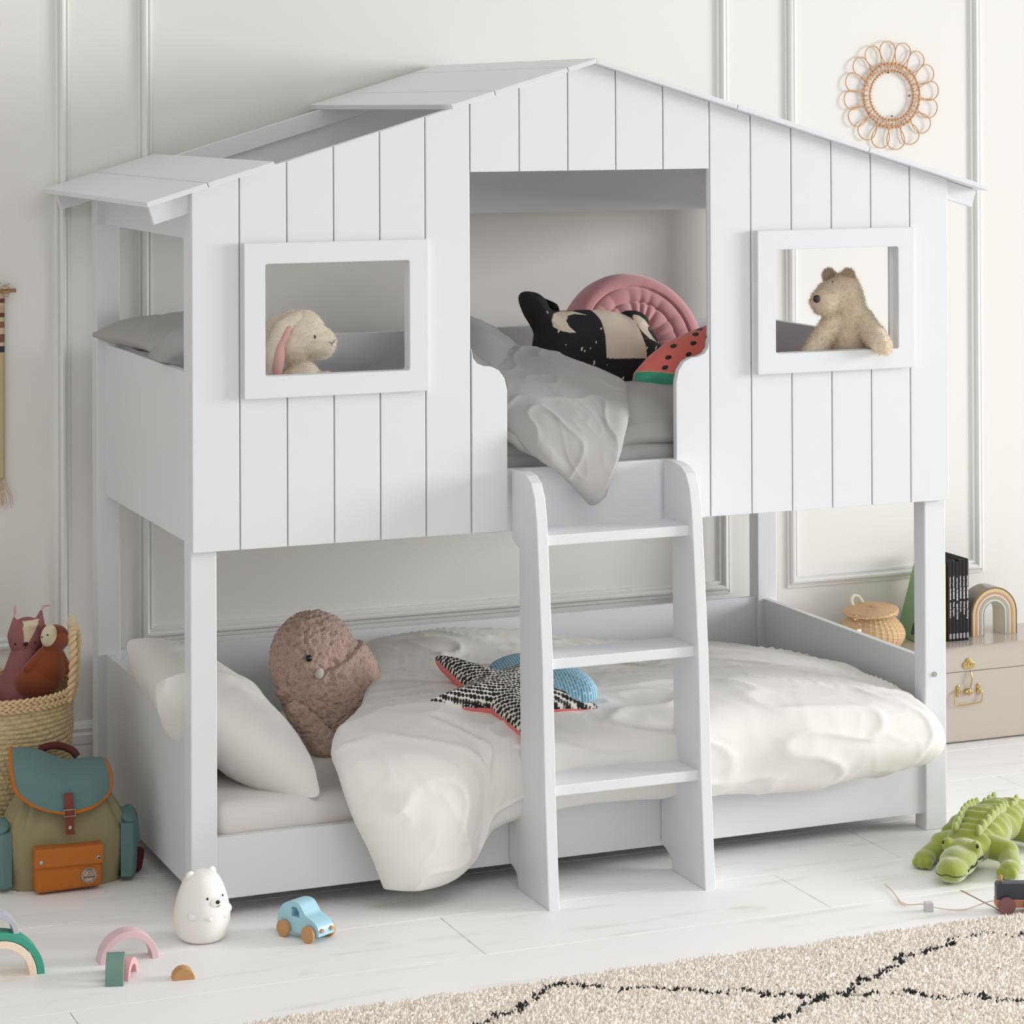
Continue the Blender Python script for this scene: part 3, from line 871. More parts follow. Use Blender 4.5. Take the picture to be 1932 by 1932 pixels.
# round pink quilted cushion
def pinkc():
    t = thing('round_cushion', 'large round pink velvet cushion with stitched rings, at the back of the upper bunk', 'cushion', (1.44, .78, 1.30))
    Rr = .215; n = 260; nr = 90
    V = []; th = np.linspace(0, 2 * PI, n, endpoint=False)
    for side in (1, -1):
        for k in range(nr):
            s = k / (nr - 1); r = Rr * s
            ring = [0, .055, .118, .162, Rr]
            h = 0
            for a, b in zip(ring[:-1], ring[1:]):
                if a <= r <= b + 1e-9: h = math.sin(PI * (r - a) / (b - a)) ** .6 if b < Rr else math.sqrt(max(0, 1 - ((r - a) / (b - a) * 2 - 1) ** 2)) if r > (a + b) / 2 else 1
            env = .062 * (1 - .45 * math.exp(-(r / .06) ** 2)) * (1 if r < .175 else math.sqrt(max(0, 1 - ((r - .175) / (Rr - .175)) ** 2)))
            z = env * (1 - .12 * (1 - min(h, 1)) * (r > 0 and r < .19)) if True else 0
            pl = .0065 * np.exp(-((r - .08) / .06) ** 2) * (np.abs(np.sin(th * 11 + np.sin(th * 5) * .8)) - .5)
            pl = pl * (1 if .02 < r < .165 else 0) - .003 * np.exp(-((r - .118) / .003) ** 2) - .003 * np.exp(-((r - .162) / .003) ** 2) - .003 * np.exp(-((r - .055) / .003) ** 2)
            V.append(np.stack([r * np.cos(th), r * np.sin(th), side * (z + pl * (z > .005))], 1))
    V = np.concatenate(V); Fc = []; m = n * nr
    for sd in (0, 1):
        for k in range(nr - 1):
            for i in range(n):
                j = (i + 1) % n; q = (k * n + i, (k + 1) * n + i, (k + 1) * n + j, k * n + j)
                Fc.append(tuple(x + sd * m for x in (q if sd == 0 else q[::-1])))
    me = raw(V, Fc); bm = bmesh.new(); bm.from_mesh(me); bmesh.ops.remove_doubles(bm, verts=bm.verts, dist=1e-6); bmesh.ops.recalc_face_normals(bm, faces=bm.faces); bm.to_mesh(me); bm.free(); me.shade_smooth()
    o = link('cover', me, mat('pink_velvet', 'D99AA0', .8, sheen=.6, var=(18, .05)), t)
    bpy.data.objects.remove(t, do_unlink=True); o.parent = None; o.name = 'round_cushion'
    tag(o, 'large round pink velvet cushion with stitched rings, at the back of the upper bunk', 'cushion')
    nrm = Vector((.0, -.93, .36)).normalized(); ax = Vector((1, 0, 0)); ay = nrm.cross(ax)
    c = at(1192, 655, .74)
    o.matrix_world = Matrix.Translation(c) @ Matrix((ax, ay, nrm)).transposed().to_4x4()


pinkc()


def flat_cushion(name, px, Y, T, width, colf, m, label, back=1.0, na=420, nr=100, tilt=.0, wr=.001, smoothit=True):
    """cushion standing up at depth Y; px outline in photo pixels becomes its own outline in metres"""
    P3 = np.array([at(u, v, Y) for u, v in px]); c = P3.mean(0)
    O = np.stack([P3[:, 0] - c[0], P3[:, 2] - c[2]], 1)
    if smoothit: O = smooth_closed(O, 8)
    # pixel -> local map for colour functions
    def loc(u, v):
        p = at(u, v, Y); return (p[0] - c[0], p[2] - c[2])
    me = cushion_me(O, T, width, na, nr, (0, 0), colf=colf(loc), wr=wr, seed=4, back=back)
    o = link(name, me, m)
    nrm = Vector((0, -1, tilt)).normalized(); ax = Vector((1, 0, 0)); ay = nrm.cross(ax)
    o.matrix_world = Matrix.Translation(c) @ Matrix((ax, ay, nrm)).transposed().to_4x4()
    return tag(o, label, 'cushion')


def poly_in(P, x, y):
    c = False; j = len(P) - 1
    for i in range(len(P)):
        if (P[i][1] > y) != (P[j][1] > y) and x < (P[j][0] - P[i][0]) * (y - P[i][1]) / (P[j][1] - P[i][1]) + P[i][0]: c = not c
        j = i
    return c


def badger_col(loc):
    cream = [[loc(u, v) for u, v in P] for P in (
        [(1112, 584), (1122, 610), (1126, 640), (1124, 682), (1136, 683), (1201, 682), (1200, 660), (1195, 640), (1186, 610), (1170, 592), (1145, 586), (1125, 583)],
        [(1100, 599), (1078, 589), (1055, 589), (1038, 596), (1030, 610), (1032, 622), (1045, 631), (1060, 634), (1072, 634), (1062, 624), (1057, 612), (1064, 600), (1078, 596)],
        [(1189, 597), (1198, 600), (1210, 612), (1219, 619), (1213, 620), (1211, 628), (1217, 640), (1225, 650), (1210, 645), (1195, 630), (1186, 612), (1184, 602)])]
    rr = random.Random(3); sp = [loc(rr.uniform(990, 1245), rr.uniform(552, 745)) for _ in range(60)]
    ck, cc, cw = lin('1B1A1F'), lin('E0D3C0'), lin('EDE6DA')
    def f(x, y, s):
        if s > 0:
            for P in cream:
                if poly_in(P, x, y): return cc
            for i, p in enumerate(sp):
                if abs(x - p[0] - (y - p[1]) * .3) < .0011 + .0005 * (i % 3) and abs(y - p[1]) < .0016 + .0014 * (i % 3): return cw
        return ck
    return f


BADG = [(1006, 690), (1004, 655), (1009, 628), (1003, 610), (994, 592), (987, 566), (990, 552), (1002, 549), (1020, 553), (1034, 566), (1042, 583), (1060, 586), (1110, 584), (1145, 585), (1172, 591),
        (1184, 586), (1200, 586), (1214, 592), (1223, 604), (1223, 616), (1234, 636), (1244, 660), (1232, 680), (1214, 705), (1196, 738), (1170, 752), (1100, 752), (1040, 745), (1012, 725)]
flat_cushion('animal_cushion', BADG, .46, .055, .07, badger_col, mat('printed_linen', 'ffffff', .85, attr=True, bump=(500, .12)),
             'black and cream badger face cushion with ears, in front of the round pink cushion', tilt=.25)


def melon_col(loc):
    rr = random.Random(5)
    seeds = [loc(*p) for p in ((1270, 636), (1290, 622), (1310, 634), (1265, 657), (1287, 675), (1250, 680), (1300, 653), (1335, 660), (1322, 622), (1240, 700), (1345, 690), (1330, 640))]
    a = loc(1196, 703); b = loc(1275, 713); e = loc(1420, 716)
    def f(x, y, s):
        if s < 0: return lin('E8776B')
        ly = a[1] + (b[1] - a[1]) * (x - a[0]) / (b[0] - a[0]) if x < b[0] else b[1]
        if y < ly - .0022: return lin('3FA183')
        if y < ly + .0010: return lin('D9A46B')
        for p in seeds:
            dx, dy = x - p[0], y - p[1]; u = dx * .94 + dy * .34; v = -dx * .34 + dy * .94
            if (u / .0095) ** 2 + (v / .0058) ** 2 < 1: return lin('17141A')
        return lin('EC7469')
    return f


MEL = [(1190, 722), (1196, 702), (1225, 672), (1262, 645), (1300, 628), (1336, 614), (1380, 606), (1430, 610), (1436, 660), (1430, 735), (1380, 748), (1300, 745), (1220, 742), (1196, 738)]
flat_cushion('watermelon_cushion', MEL, .27, .045, .055, melon_col, mat('velvet_print', 'ffffff', .8, attr=True, sheen=.5), 'watermelon slice cushion with black seeds and green rind at the right of the doorway', tilt=.3, smoothit=False)


# ------------------------------------------------------------------ plush toys in the windows
def bunny():
    t = thing('bunny_plush', 'cream plush bunny with a drooping pink-lined ear looking out of the left window', 'soft toy', (.325, .155, 1.075), 0)
    cr = lambda *a: lin('EFE4D3')
    Z = .275   # head centre height
    parts = [('e', (.0, 0, Z + .022), (.057, .055, .062)), ('e', (.035, -.012, Z + .002), (.047, .044, .042), (0, .2, 0)), ('e', (-.022, 0, Z), (.05, .05, .05)),
             ('e', (.0, .01, .12), (.07, .06, .115)), ('c', (-.05, -.02, .17), (-.085, -.04, .06), .028, .03), ('c', (.055, -.02, .18), (.10, -.03, .10), .026, .028),
             ('c', (-.04, -.04, .03), (-.05, -.11, .03), .034, .034), ('c', (.05, -.04, .03), (.06, -.11, .03), .034, .034)]
    me = with_fur(blob_me(parts, .005, 5, rough=.002, rscale=70), 15000, .007, .0005, 1, .2)
    fm = mat('cream_plush', 'EFE3D1', .95, sheen=.5, bump=(260, .5), bdist=.002)
    link('body', me, fm, t)
    # drooping ear with pink lining, hanging at the back of the head
    ear = [('c', (-.02, -.022, Z + .066), (-.062, -.034, Z + .045), .017, .019), ('c', (-.062, -.034, Z + .045), (-.092, -.03, Z - .03), .02, .025), ('c', (-.092, -.03, Z - .03), (-.098, -.02, Z - .13), .025, .02)]
    e = link('ear', with_fur(blob_me(ear, .005, 4), 3500, .006, .0005, 3), fm, t)
    ear2 = [('c', (-.02, .03, Z + .066), (-.062, .04, Z + .045), .017, .02), ('c', (-.062, .04, Z + .045), (-.085, .045, Z - .07), .02, .022)]
    link('ear', with_fur(blob_me(ear2, .005, 4), 2500, .006, .0005, 4), fm, t)
    inner = [('e', (-.062, -.052, Z + .022), (.009, .010, .034), (0, .45, 0)), ('e', (-.078, -.054, Z - .035), (.0145, .010, .05), (0, .12, 0)), ('e', (-.078, -.044, Z - .10), (.017, .010, .05), (0, -.05, 0))]
    o = link('ear_lining', blob_me(inner, .004, 4), mat('pink_satin', 'E3AFAA', .7, sheen=.3), e); o['label'] = 'pink ear lining'
    a = Acc(); a.ball((.0135, -.052, Z + .020), (.0042, .003, .0055), 12); o = a.obj('eye', M['black'], t)
    a = Acc(); y = -.054
    pts = [(.050, -.0545, Z + .008), (.055, -.0555, Z + .004), (.058, -.0545, Z + .0035), (.064, -.052, Z + .007), (.068, -.049, Z + .011)]
    a.tube(pts, .0008, 6); a.tube([(.057, -.0555, Z + .0035), (.058, -.0550, Z - .004)], .0008, 6); o = a.obj('stitched_nose', M['black'], t)
    return t


bunny()


def bearp():
    O = Vector((1.80, .10, 1.075))
    t = thing('bear_plush', 'beige plush polar bear leaning one arm out of the right window', 'soft toy', O)
    L = lambda u, v, Y: tuple(Vector(at(u, v, Y)) - O)
    parts = [('e', L(1590, 552, .10), (.048, .046, .054), (0, .3, 0)), ('e', L(1574, 560, .095), (.050, .043, .046), (0, .5, 0)), ('e', L(1557, 569, .085), (.040, .038, .037), (0, .25, 0)),
             ('c', L(1600, 560, .10), L(1605, 600, .10), .04, .048), ('e', L(1598, 650, .11), (.072, .06, .10)), ('e', L(1598, 700, .12), (.082, .07, .08)),
             ('c', L(1622, 598, .085), L(1645, 628, .03), .032, .03), ('c', L(1645, 628, .03), L(1663, 648, -.035), .03, .026), ('e', L(1668, 654, -.042), (.024, .02, .022)),
             ('c', L(1572, 608, .09), L(1535, 665, .06), .03, .028), ('c', L(1560, 730, .08), L(1555, 735, .06), .04, .035), ('c', L(1640, 735, .08), L(1645, 735, .06), .04, .035)]
    fm = mat('beige_plush', 'E6D6BE', .95, sheen=.5, bump=(240, .5), bdist=.002)
    me = with_fur(blob_me(parts, .005, 4, rough=.002, rscale=60), 17000, .010, .0006, 7, .25)
    link('body', me, fm, t)
    for (u, v, Y) in ((1564, 520, .12), (1600, 520, .085)):
        e = with_fur(blob_me([('e', L(u, v, Y), (.0165, .010, .0175))], .003, 2), 2000, .010, .0005, 3, 0)
        link('ear', e, fm, t)
    a = Acc(); a.ball(L(1541, 564, .0475), (.0105, .007, .0105), 12); link_ = a.obj('nose', mat('nose_brown', '33262A', .6), t)
    a = Acc(); a.ball(L(1571, 532, .0500), (.0025, .0018, .0025), 10); a.obj('eye', mat('eye_grey', '57534F', .4), t)
    return t


bearp()

# ------------------------------------------------------------------ floor toys
def night_bear():
    t = thing('bear_night_light', 'white egg-shaped bear night light standing on the floor by the front post', 'night light', (-.006, -.100, 0), math.radians(20))
    m = mat('white_silicone', 'F1EEE9', .35, sss=.25)
    H = .163
    prof = [(0, 0), (.036, .0), (.048, .003), (.056, .012), (.0625, .030), (.0655, .050), (.0650, .070), (.0605, .092), (.0545, .112), (.0475, .130), (.0400, .1435), (.030, .1535), (.017, .159), (0, .1605)]
    P = cr1(prof, 60); P[:, 0] = np.maximum(P[:, 0], 0)
    body = lathe_me([tuple(p) for p in P], 64, cap=False); link('body', body, m, t)
    from mathutils.bvhtree import BVHTree
    me = blob_me([('e', (0, -.050, .094), (.022, .014, .015))], .002, 4); link('muzzle', me, m, t)
    tr = BVHTree.FromPolygons([v.co for v in body.vertices] + [v.co for v in me.vertices], [tuple(p.vertices) for p in body.polygons] + [tuple(i + len(body.vertices) for i in p.vertices) for p in me.polygons])
    def S(x, z, d=0): h = tr.ray_cast(Vector((x, -.3, z)), Vector((0, 1, 0)))[0]; return (x, h.y - d, z)
    for s in (-1, 1):
        me = blob_me([('e', (s * .029, .004, .148), (.0135, .0085, .0145), (0, s * .6, 0))], .002, 5); link('ear', me, m, t)
        me = blob_me([('c', (s * .050, -.030, .068), (s * .020, -.0565, .062), .0115, .0085)], .002, 6); link('arm', me, m, t)
        a = Acc(); a.ball(S(s * .021, .1075), (.0029, .0016, .0035), 10); a.obj('eye', M['black'], t)
    a = Acc(); a.ball(S(0, .0985), (.0062, .0025, .0048), 12); a.obj('nose', M['black'], t)
    a = Acc(); a.tube([S(.008 * k, .0905 - .0022 * (1 - k * k) + .001 * (k > 0), .0002) for k in np.linspace(-.5, .8, 9)], .0008, 6); a.obj('mouth', M['black'], t)


night_bear()


def car():
    h = Vector((.47, -.88, 0)).normalized()
    t = thing('toy_car', 'light blue wooden toy car with beech wheels on the floor', 'toy car', (.222, -.178, 0), math.atan2(h.y, h.x))
    # local +X is forward
    pr = [(-.066, .016), (-.068, .034), (-.062, .055), (-.050, .071), (-.033, .081), (-.012, .084), (.004, .080), (.015, .068), (.024, .058), (.040, .052), (.056, .044), (.064, .034), (.066, .020), (.064, .016), (.052, .015), (-.055, .014)]
    body = smooth_closed(pr, 5)
    bm = bmesh.new()
    bd = [tuple(p) for p in body]
    me = bpy.data.meshes.new('b')
    def P(p, y): return (p[0], y, p[1])
    # side window hole: solid body with a recessed opening cut by boolean
    A = [bm.verts.new(P(p, -.0275)) for p in bd]; B = [bm.verts.new(P(p, .0275)) for p in bd]
    bm.faces.new(A); bm.faces.new(B[::-1]); n = len(bd)
    for i in range(n): bm.faces.new((A[i], B[i], B[(i + 1) % n], A[(i + 1) % n]))
    bmesh.ops.recalc_face_normals(bm, faces=bm.faces)
    bmesh.ops.bevel(bm, geom=[e for e in bm.edges if abs(e.verts[0].co.y - e.verts[1].co.y) < 1e-6], offset=.0016, segments=2, affect='EDGES')
    bm.to_mesh(me); bm.free()
    o = link('body', me, mat('blue_lacquer', 'A5D2DE', .35, var=(30, .02)), t)
    # window hole
    wp = [(-.020, .050), (.006, .050), (.004, .064), (-.004, .072), (-.014, .073), (-.020, .070)]
    c = prism('cut', wp, 'y', -.05, .05, None, None, 0) if False else None
    bm = bmesh.new(); b_prism(bm, wp, 'y', -.05, .05); cm = bpy.data.meshes.new('c'); bm.to_mesh(cm); bm.free(); co = bpy.data.objects.new('c', cm); COL.objects.link(co)
    md = o.modifiers.new('b', 'BOOLEAN'); md.object = co; md.operation = 'DIFFERENCE'; md.solver = 'EXACT'
    o.parent = None; dg = bpy.context.evaluated_depsgraph_get(); dg.update()
    nm = bpy.data.meshes.new_from_object(o.evaluated_get(dg)); o.modifiers.clear(); o.data = nm; o.parent = t
    bpy.data.objects.remove(co)
    for x in (-.040, .040):
        for s in (-1, 1):
            bm = bmesh.new(); bmesh.ops.create_cone(bm, cap_ends=True, segments=40, radius1=.0195, radius2=.0195, depth=.011, matrix=Matrix.Translation((x, s * .034, .0195)) @ Matrix.Rotation(PI / 2, 4, 'X'))
            bmesh.ops.bevel(bm, geom=[e for e in bm.edges if len(e.link_faces) == 2 and e.calc_face_angle() > 1], offset=.002, segments=3, affect='EDGES')
            wo = bmo('wheel', bm, M['beech'], t)
            a = Acc(); a.ball((x, s * .0395, .0195), (.004, .0012, .004), 10); a.obj('axle_pin', M['beech'], wo)
    for s in (-1, 1):
        bm = bmesh.new(); bmesh.ops.create_cone(bm, cap_ends=True, segments=24, radius1=.0048, radius2=.0048, depth=.007, matrix=Matrix.Translation((.067, s * .016, .029)) @ Matrix.Rotation(PI / 2, 4, 'Y'))
        bmo('headlight', bm, M['beech'], t)


car()


def arch(name, label, loc, rz, R, th, depth, col, rx=0, dz=0, group=None):
    n = 40; pts = [(R * math.cos(a), R * math.sin(a)) for a in np.linspace(0, PI, n)] + [((R - th) * math.cos(a), (R - th) * math.sin(a)) for a in np.linspace(PI, 0, n)]
    bm = bmesh.new(); b_prism(bm, pts, 'y', 0, depth, .0012)
    o = bmo(name, bm, mat('arch_' + col, col, .5), None)
    o.matrix_world = Matrix.Translation(loc) @ Matrix.Rotation(rz, 4, 'Z') @ Matrix.Rotation(rx, 4, 'Y')
    return tag(o, label, 'toy block')


arch('arch_block', 'jade green arch block at the left edge of the floor, under the pale grey arch', (-.497, -.198, 0), -.02, .101, .0165, .042, '3F9E87')
arch('arch_block', 'cream arch block nested inside the jade green arch', (-.497, -.200, 0), -.02, .083, .0165, .042, 'F3DDC6')
arch('arch_block', 'pale grey arch block balanced on top of the jade green arch', (-.505, -.196, .0945), -.02, .052, .0125, .042, 'B9BAC2')
arch('arch_block', 'dusty pink arch block standing on the floorboards', (-.2015, -.196, 0), 0.0, .068, .0155, .042, 'DDBFC2')
arch('arch_block', 'sage green arch block standing edge-on in front of the dusty pink arch', (-.2385, -.300, 0), 1.27, .0560, .015, .040, '6F8F84')
arch('arch_block', 'small rose arch block beside the sage green block', (-.217, -.292, 0), 1.05, .0400, .0145, .036, 'E5ABB4')
o = prism('half_round_block', [(.0245 * math.cos(a), .0245 * math.sin(a)) for a in np.linspace(0, PI, 30)], 'y', 0, .032, M['beech'], None, .001)
o.matrix_world = Matrix.Translation((-.121, -.366, 0)) @ Matrix.Rotation(-.12, 4, 'Z')
tag(o, 'plain wooden half-round block lying on the floor', 'toy block')


def croc():
    a = Vector((-.77, -.63, 0)).normalized()
    t = thing('crocodile_plush', 'lime green plush crocodile lying on the floor near the right bed post', 'soft toy', (1.880, -.362, 0), math.atan2(a.y, a.x) + .05)
    t.scale = (1.08, 1.08, 1.08)
    vm = mat('lime_velvet', '8F982C', .75, sheen=.8, bump=(60, .25), var=(25, .06), bdist=.004)
    H = [('e', (.062, 0, .030), (.046, .037, .028)), ('e', (.012, 0, .036), (.058, .043, .033)), ('e', (-.035, 0, .042), (.045, .045, .036)),
         ('e', (-.018, .033, .064), (.018, .014, .017)), ('e', (-.018, -.033, .064), (.018, .014, .017))]
    B = [('e', (-.10, 0, .050), (.075, .058, .044)), ('e', (-.19, 0, .058), (.09, .070, .052)), ('e', (-.29, .01, .055), (.09, .066, .048)), ('c', (-.35, .02, .05), (-.52, .10, .03), .045, .018)]
    me = blob_me(H, .0035, 6, rough=.0006, rscale=40); link('head', me, vm, t)
    def sq(*p): return lin('9DA83A')
    me = blob_me(B, .0045, 5)
    n = len(me.vertices)
    for v in me.vertices:   # padded rows across the back
        c = v.co
        if c.z > .03: v.co.z += .0045 * math.sin(c.x * 190 + 3 * abs(c.y) * 20) * min(1, (c.z - .03) / .03)
    me.update(); link('body', me, vm, t)
    for s in (-1, 1):
        k_ = .092 if s < 0 else .108
        o = link('leg', blob_me([('c', (-.10, s * .040, .048), (-.10, s * k_ * .80, .040), .030, .027), ('c', (-.10, s * k_ * .80, .034), (-.055, s * k_, .021), .026, .023),
                                 ('e', (-.032, s * (k_ + .002), .020), (.028, .025, .020)), ('e', (-.012, s * (k_ + .016), .015), (.013, .010, .013)), ('e', (-.008, s * k_, .015), (.013, .010, .013)), ('e', (-.012, s * (k_ - .015), .015), (.013, .010, .013))], .0035, 4), vm, t)
        link('leg', blob_me([('c', (-.30, s * .045, .045), (-.30, s * k_ * .95, .032), .034, .026), ('c', (-.30, s * k_ * .95, .028), (-.27, s * k_ * 1.1, .02), .024, .022)], .004, 4), vm, t)
        # ridge of soft spikes along each side of the back
        ac = []
        for k in range(11):
            x = -.065 - k * .03; y = s * (.028 + .010 * math.sin(k / 10 * PI)); ac.append(('e', (x, y + (.01 if k > 7 else 0), .092 + .016 * math.sin(min(k, 8) / 8 * PI)), (.0155, .006, .0135)))
        link('spike_ridge', blob_me(ac + [('c', ac[i][1][:2] + (ac[i][1][2] - .008,), ac[i + 1][1][:2] + (ac[i + 1][1][2] - .008,), .006, .006) for i in range(10)], .003, 2), vm, t)
        q = Acc(); q.ball((-.009, s * .0385, .070), (.0062, .0050, .0062), 12, rot=(0, 0, 0)); q.ball((-.0065, s * .0405, .0705), (.0045, .0038, .0045), 10, mi=1); q.obj('eye', [mat('eye_ring', '6E7A2A', .6), M['black']], t)
        q = Acc(); q.ball((.088, s * .0125, .0455), (.002, .0022, .0028), 8); q.obj('nostril', mat('nostril', '2F3315', .7), t)
    # stitched smile and zigzag teeth, laid on the surface of the head
    from mathutils.bvhtree import BVHTree
    hm = [c for c in t.children if c.name.startswith('head')][0].data
    tr = BVHTree.FromPolygons([v.co for v in hm.vertices], [tuple(p.vertices) for p in hm.polygons])
    def S(p):
        l, nn_, _, _ = tr.find_nearest(Vector(p)); return tuple(l + nn_ * .0004)
    q = Acc(); th = np.linspace(-1.35, 1.35, 40)
    q.tube([S((.0625 + .060 * math.cos(w_), .050 * math.sin(w_), .0215 + .007 * math.exp(-(w_ / .35) ** 2))) for w_ in th], .0009, 6)
    for sg in (1, -1):
        zz = []
        for k in range(60):
            x = .060 - k * .00165; zz.append(S((x, sg * .06, .030 + .0055 * math.sin(k * .95) + .010 * k / 60)))
        q.tube(zz, .0012, 6)
    q.obj('stitched_mouth', M['black'], t)


croc()


def train():
    d = Vector((.926, -.378, 0)).normalized()
    t = thing('toy_train', 'wooden pull-along train with navy boiler and plum wheels at the right edge', 'toy train', (1.800, -.648, 0), math.atan2(d.y, d.x))
    W = .034
    o = box('chassis', 0, .15, -W / 2, W / 2, .014, .033, mat('walnut_wood', 'B98464', .55, var=(50, .08)), t, .002)
    prismp = [(.001, .033)] + [(.001, .064), (.0025, .069), (.006, .0715)] + [(.150, .0715), (.150, .033)]
    bm = bmesh.new(); b_prism(bm, prismp, 'y', -W / 2 + .002, W / 2 - .002, .002); bmo('boiler', bm, mat('navy_lacquer', '3A3D49', .45), t)
    bm = bmesh.new(); bmesh.ops.create_cone(bm, cap_ends=True, segments=24, radius1=.0042, radius2=.0042, depth=.014, matrix=Matrix.Translation((.0135, 0, .0775)))
    bmesh.ops.create_uvsphere(bm, u_segments=24, v_segments=12, radius=.0042, matrix=Matrix.Translation((.0135, 0, .0845)))
    bmo('chimney', bm, M['beech'], t, True)
    for x in (.024, .085, .13):
        for s in (-1, 1):
            bm = bmesh.new(); bmesh.ops.create_cone(bm, cap_ends=True, segments=40, radius1=.0205, radius2=.0205, depth=.009, matrix=Matrix.Translation((x, s * .0225, .0205)) @ Matrix.Rotation(PI / 2, 4, 'X'))
            bmesh.ops.bevel(bm, geom=[e for e in bm.edges if len(e.link_faces) == 2 and e.calc_face_angle() > 1], offset=.0015, segments=2, affect='EDGES')
            bmo('wheel', bm, mat('plum_paint', '8A5C60', .5), t)


train()
# pull string with a grey wooden cube bead
P_ = [atz(u, v, z) for u, v, z in ((1884, 1702, .018), (1870, 1700, .016), (1845, 1708, .006), (1820, 1716, .003), (1790, 1716, .003), (1763, 1712, .010), (1752, 1710, .011), (1741, 1706, .010), (1715, 1707, .003), (1700, 1702, .003), (1693, 1693, .003), (1682, 1679, .004), (1668, 1668, .006))]
t = thing('pull_string', 'beige pull string of the toy train lying across the floor with a grey cube bead', 'string', (P_[6][0], P_[6][1], 0))
a = Acc(); a.tube([tuple(p - np.array([P_[6][0], P_[6][1], 0])) for p in cr1(P_, 90)], .0011, 6)
b_ = [atz(u, v, .003) for u, v in ((1693, 1696), (1698, 1704), (1709, 1709))]
a.tube([tuple(p - np.array([P_[6][0], P_[6][1], 0])) for p in cr1(b_, 12)], .0009, 6)
a.obj('cord', mat('jute_string', 'C9B597', .9), t)
o = box('bead', -.0105, .0105, -.0105, .0105, 0, .021, mat('grey_bead', 'C6C7CB', .5), t, .0015); o.rotation_euler.z = -.35; o['label'] = 'grey cube bead'

o = box('toy_block', 0, .06, 0, .03, 0, .022, mat('white_block', 'F3F1F1', .5), None, .0015); q = atz(1915, 1648, 0)
o.location = (q[0], q[1], 0); o.rotation_euler.z = -.25; tag(o, 'white rectangular block behind the toy train at the right edge', 'toy block')

